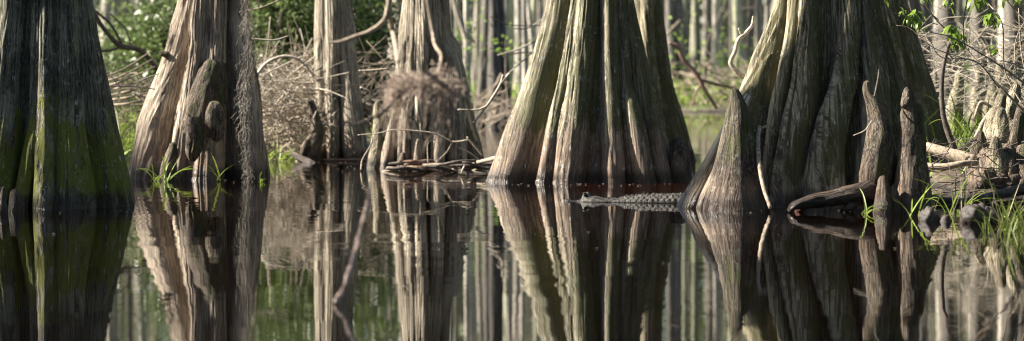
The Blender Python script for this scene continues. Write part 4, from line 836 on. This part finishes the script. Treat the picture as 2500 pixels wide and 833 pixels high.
# ------------------------------------------------------------------ alligator
def alligator():
    ns, nt_ = 620, 96
    s = np.linspace(0, 1, ns) ** 1.0 * 2.9
    def ip(xs, ys): return np.interp(s, xs, ys)
    sm = lambda v: np.convolve(np.pad(v, 5, mode='edge'), np.ones(11) / 11, 'valid')
    top = sm(ip([0, .012, .03, .055, .08, .11, .15, .18, .21, .25, .30, .34, .38, .43, .50, .60, .75, 1.1, 1.5, 1.8, 2.2, 2.9], [-.01, .014, .019, .013, .004, .006, .016, .030, .042, .044, .036, .028, .030, .024, .034, .046, .056, .068, .060, .036, -.02, -.12]))
    hw = sm(ip([0, .015, .04, .10, .16, .20, .26, .34, .42, .52, .7, 1.1, 1.5, 1.8, 2.2, 2.9], [.012, .04, .055, .058, .078, .098, .118, .125, .105, .11, .155, .185, .16, .11, .06, .01]))
    dep = ip([0, .1, .3, .5, .8, 1.2, 1.8, 2.9], [.03, .05, .09, .12, .16, .18, .12, .02])
    heading = ip([0, .5, 1.0, 1.5, 2.9], [.24, .22, .10, -.10, -.75])       # body axis angle; curves away at the tail
    snout = at(1374, 491, wl(491.5)); ds = np.gradient(s)
    cx = snout.x + np.cumsum(np.cos(heading) * ds); cy = snout.y - np.cumsum(np.sin(heading) * ds)
    ph = np.linspace(0, 2 * np.pi, nt_, endpoint=False)     # 0 = near side (towards camera), pi/2 = top
    c, sn = np.cos(ph), np.sin(ph); sq = lambda v, p: np.sign(v) * np.abs(v) ** p
    Slat = hw[:, None] * sq(c, .75)[None, :]; up = np.where(sn > 0, sq(sn, .62) * top[:, None].clip(-.2) + (sn > 0) * 0, sn * dep[:, None])
    up = np.where(sn > 0, -.03 + (top[:, None] + .03) * np.abs(sn) ** .55, -.03 + sn * dep[:, None])
    S_, A = np.repeat(s[:, None], nt_, 1), Slat / np.maximum(hw[:, None], 1e-3)
    # rows of keeled scutes over neck, back and tail
    row = A * 4.2; ri = np.round(row); u = np.abs(row - ri) * 2; seg = S_ / .047 + (ri % 2) * .5; v = seg - np.floor(seg)
    keel = np.clip(1 - u * 1.5, 0, 1) * np.where(v < .68, v / .68, (1 - v) / .32) ** .9
    msk = sstep(.46, .56, S_) * (sn > .12)[None, :] * (1 - .5 * sstep(1.5, 2.2, S_)); up = up + keel * (.021 + .014 * vn(ri * 3.7, np.floor(seg) * 2.3, 1.5)) * msk
    # paired neck scutes
    nk = np.clip(1 - u * 1.4, 0, 1) * np.clip(1 - np.abs(((S_ - .37) / .05) % 1 - .5) * 2.4, 0, 1) * sstep(.34, .38, S_) * (1 - sstep(.46, .5, S_)) * (sn > .2)[None, :] * (np.abs(ri) < 3); up = up + nk * .015
    # eye mounds, brow ridge, skull table edge, nostril mound
    for sd in (-1, 1):
        up = up + .040 * np.exp(-(((S_ - .20) / .030) ** 2 + ((Slat - sd * .048) / .022) ** 2) ** 1.5) * (sn > 0)[None, :]
        up = up + .010 * np.exp(-(((S_ - .285) / .06) ** 2 + ((Slat - sd * .062) / .012) ** 2)) * (sn > 0)[None, :]
    up = up - .012 * np.exp(-(((S_ - .175) / .03) ** 2 + (Slat / .02) ** 2)) * (sn > 0)[None, :]
    up = up + .008 * np.exp(-(((S_ - .03) / .016) ** 2 + ((np.abs(Slat) - .018) / .012) ** 2)) * (sn > 0)[None, :]
    up = up + .0035 * fbm(S_ * 60, Slat * 60, 1.0, 3) * (sn > 0)[None, :]
    ang = heading[:, None]; X = cx[:, None] - Slat * np.sin(ang); Yv = cy[:, None] - Slat * np.cos(ang)
    V = np.stack([X, Yv, up], -1).reshape(-1, 3); F = grid_faces(ns, nt_); V = np.vstack([V, V[:nt_].mean(0), V[-nt_:].mean(0)]); a, b = ns * nt_, ns * nt_ + 1
    for j in range(nt_): F.append((a, (j + 1) % nt_, j)); F.append((b, (ns - 1) * nt_ + j, (ns - 1) * nt_ + (j + 1) % nt_))
    t = thing('alligator', 'dark alligator floating low in front of the massive fluted cypress, head to the left', 'alligator', (cx[200], cy[200], 0))
    b_ = NB('alligator_hide'); pos = b_.n('NewGeometry', out=0); z = b_.n('SeparateXYZ', {0: pos}, out=2); n1 = b_.noise(pos, 28, 4, .7)
    vo = b_.n('TexVoronoi', {'Vector': pos, 'Scale': 95.0}, out=0); col = b_.mix(b_.ramp(n1, .35, .65), (.014, .013, .012), (.085, .08, .073))
    m = b_.out(Base_Color=b_.mix(b_.ramp(z, .0, .012, 1, 0), col, (.01, .009, .008)), Roughness=.5, Normal=b_.bump(b_.math('ADD', vo, n1), .6, .004), Specular_IOR_Level=.12)
    mb = MB(); mb.add(V, F); obj('body', mb, m, t)
    em = NB('alligator_eye'); em = em.out(Base_Color=(.015, .011, .006), Roughness=.12)
    i = int(np.argmin(abs(s - .203)))
    for sd in (-1, 1):
        c0 = np.array([cx[i] - sd * .066 * math.sin(heading[i]), cy[i] - sd * .066 * math.cos(heading[i]), .058]); eb = MB()
        th = np.linspace(0, 2 * np.pi, 16, endpoint=False); pp = np.linspace(-1.5, 1.5, 10); A2, B2 = np.meshgrid(th, pp)
        eb.add(np.stack([c0[0] + .0125 * np.cos(A2) * np.cos(B2), c0[1] + .0125 * np.sin(A2) * np.cos(B2), c0[2] + .0115 * np.sin(B2)], -1).reshape(-1, 3), grid_faces(10, 16))
        obj('eye', eb, em, t)
        lid = MB(); P = [c0 + [.018 * math.cos(a) * math.cos(heading[i]), -.018 * math.cos(a) * math.sin(heading[i]) , .013 * math.sin(a) + .003] for a in np.linspace(.1, 3.0, 8)]
        tube(lid, P, [.003, .0055, .0065, .007, .007, .0065, .0055, .003], 8, 20, .1); obj('eyelid', lid, m, t)
alligator()
# bits floating on the water
def bits():
    r = np.random.default_rng(2); mb = MB()
    for i in range(120):
        px, Y = (r.uniform(655, 1215), r.uniform(27, 31)) if i < 90 else (r.uniform(0, 2500), r.uniform(13, 24)); c = at(px, 0, Y); s = r.uniform(.003, .009); a = r.uniform(0, 3)
        V = [(c.x + math.cos(a + q) * s * (1 + q % 2), Y + math.sin(a + q) * s, .004 + (q % 2) * .003) for q in range(5)]
        mb.add(V, [(0, 1, 2, 3, 4)])
    for x0, x1, py in [(1200, 1650, 449), (1690, 2260, 513), (330, 655, 439), (0, 345, 514), (770, 900, 392), (905, 1185, 412)]:
        for i in range(int((x1 - x0) / 16)):
            py_ = py + abs(r.normal()) * 5; Y = wl(py_); c = at(r.uniform(x0, x1), 0, Y); s = r.uniform(.004, .013); a = r.uniform(0, 3)
            mb.add([(c.x + math.cos(a + q) * s * (1 + q % 2), Y + math.sin(a + q) * s, .004 + (q % 2) * .004) for q in range(5)], [(0, 1, 2, 3, 4)])
    tag(obj('floating_litter', mb, M['twig_dark'], smooth=False), 'specks of floating litter gathered at the trunks and on the dark water', 'litter', kind='stuff')
bits()
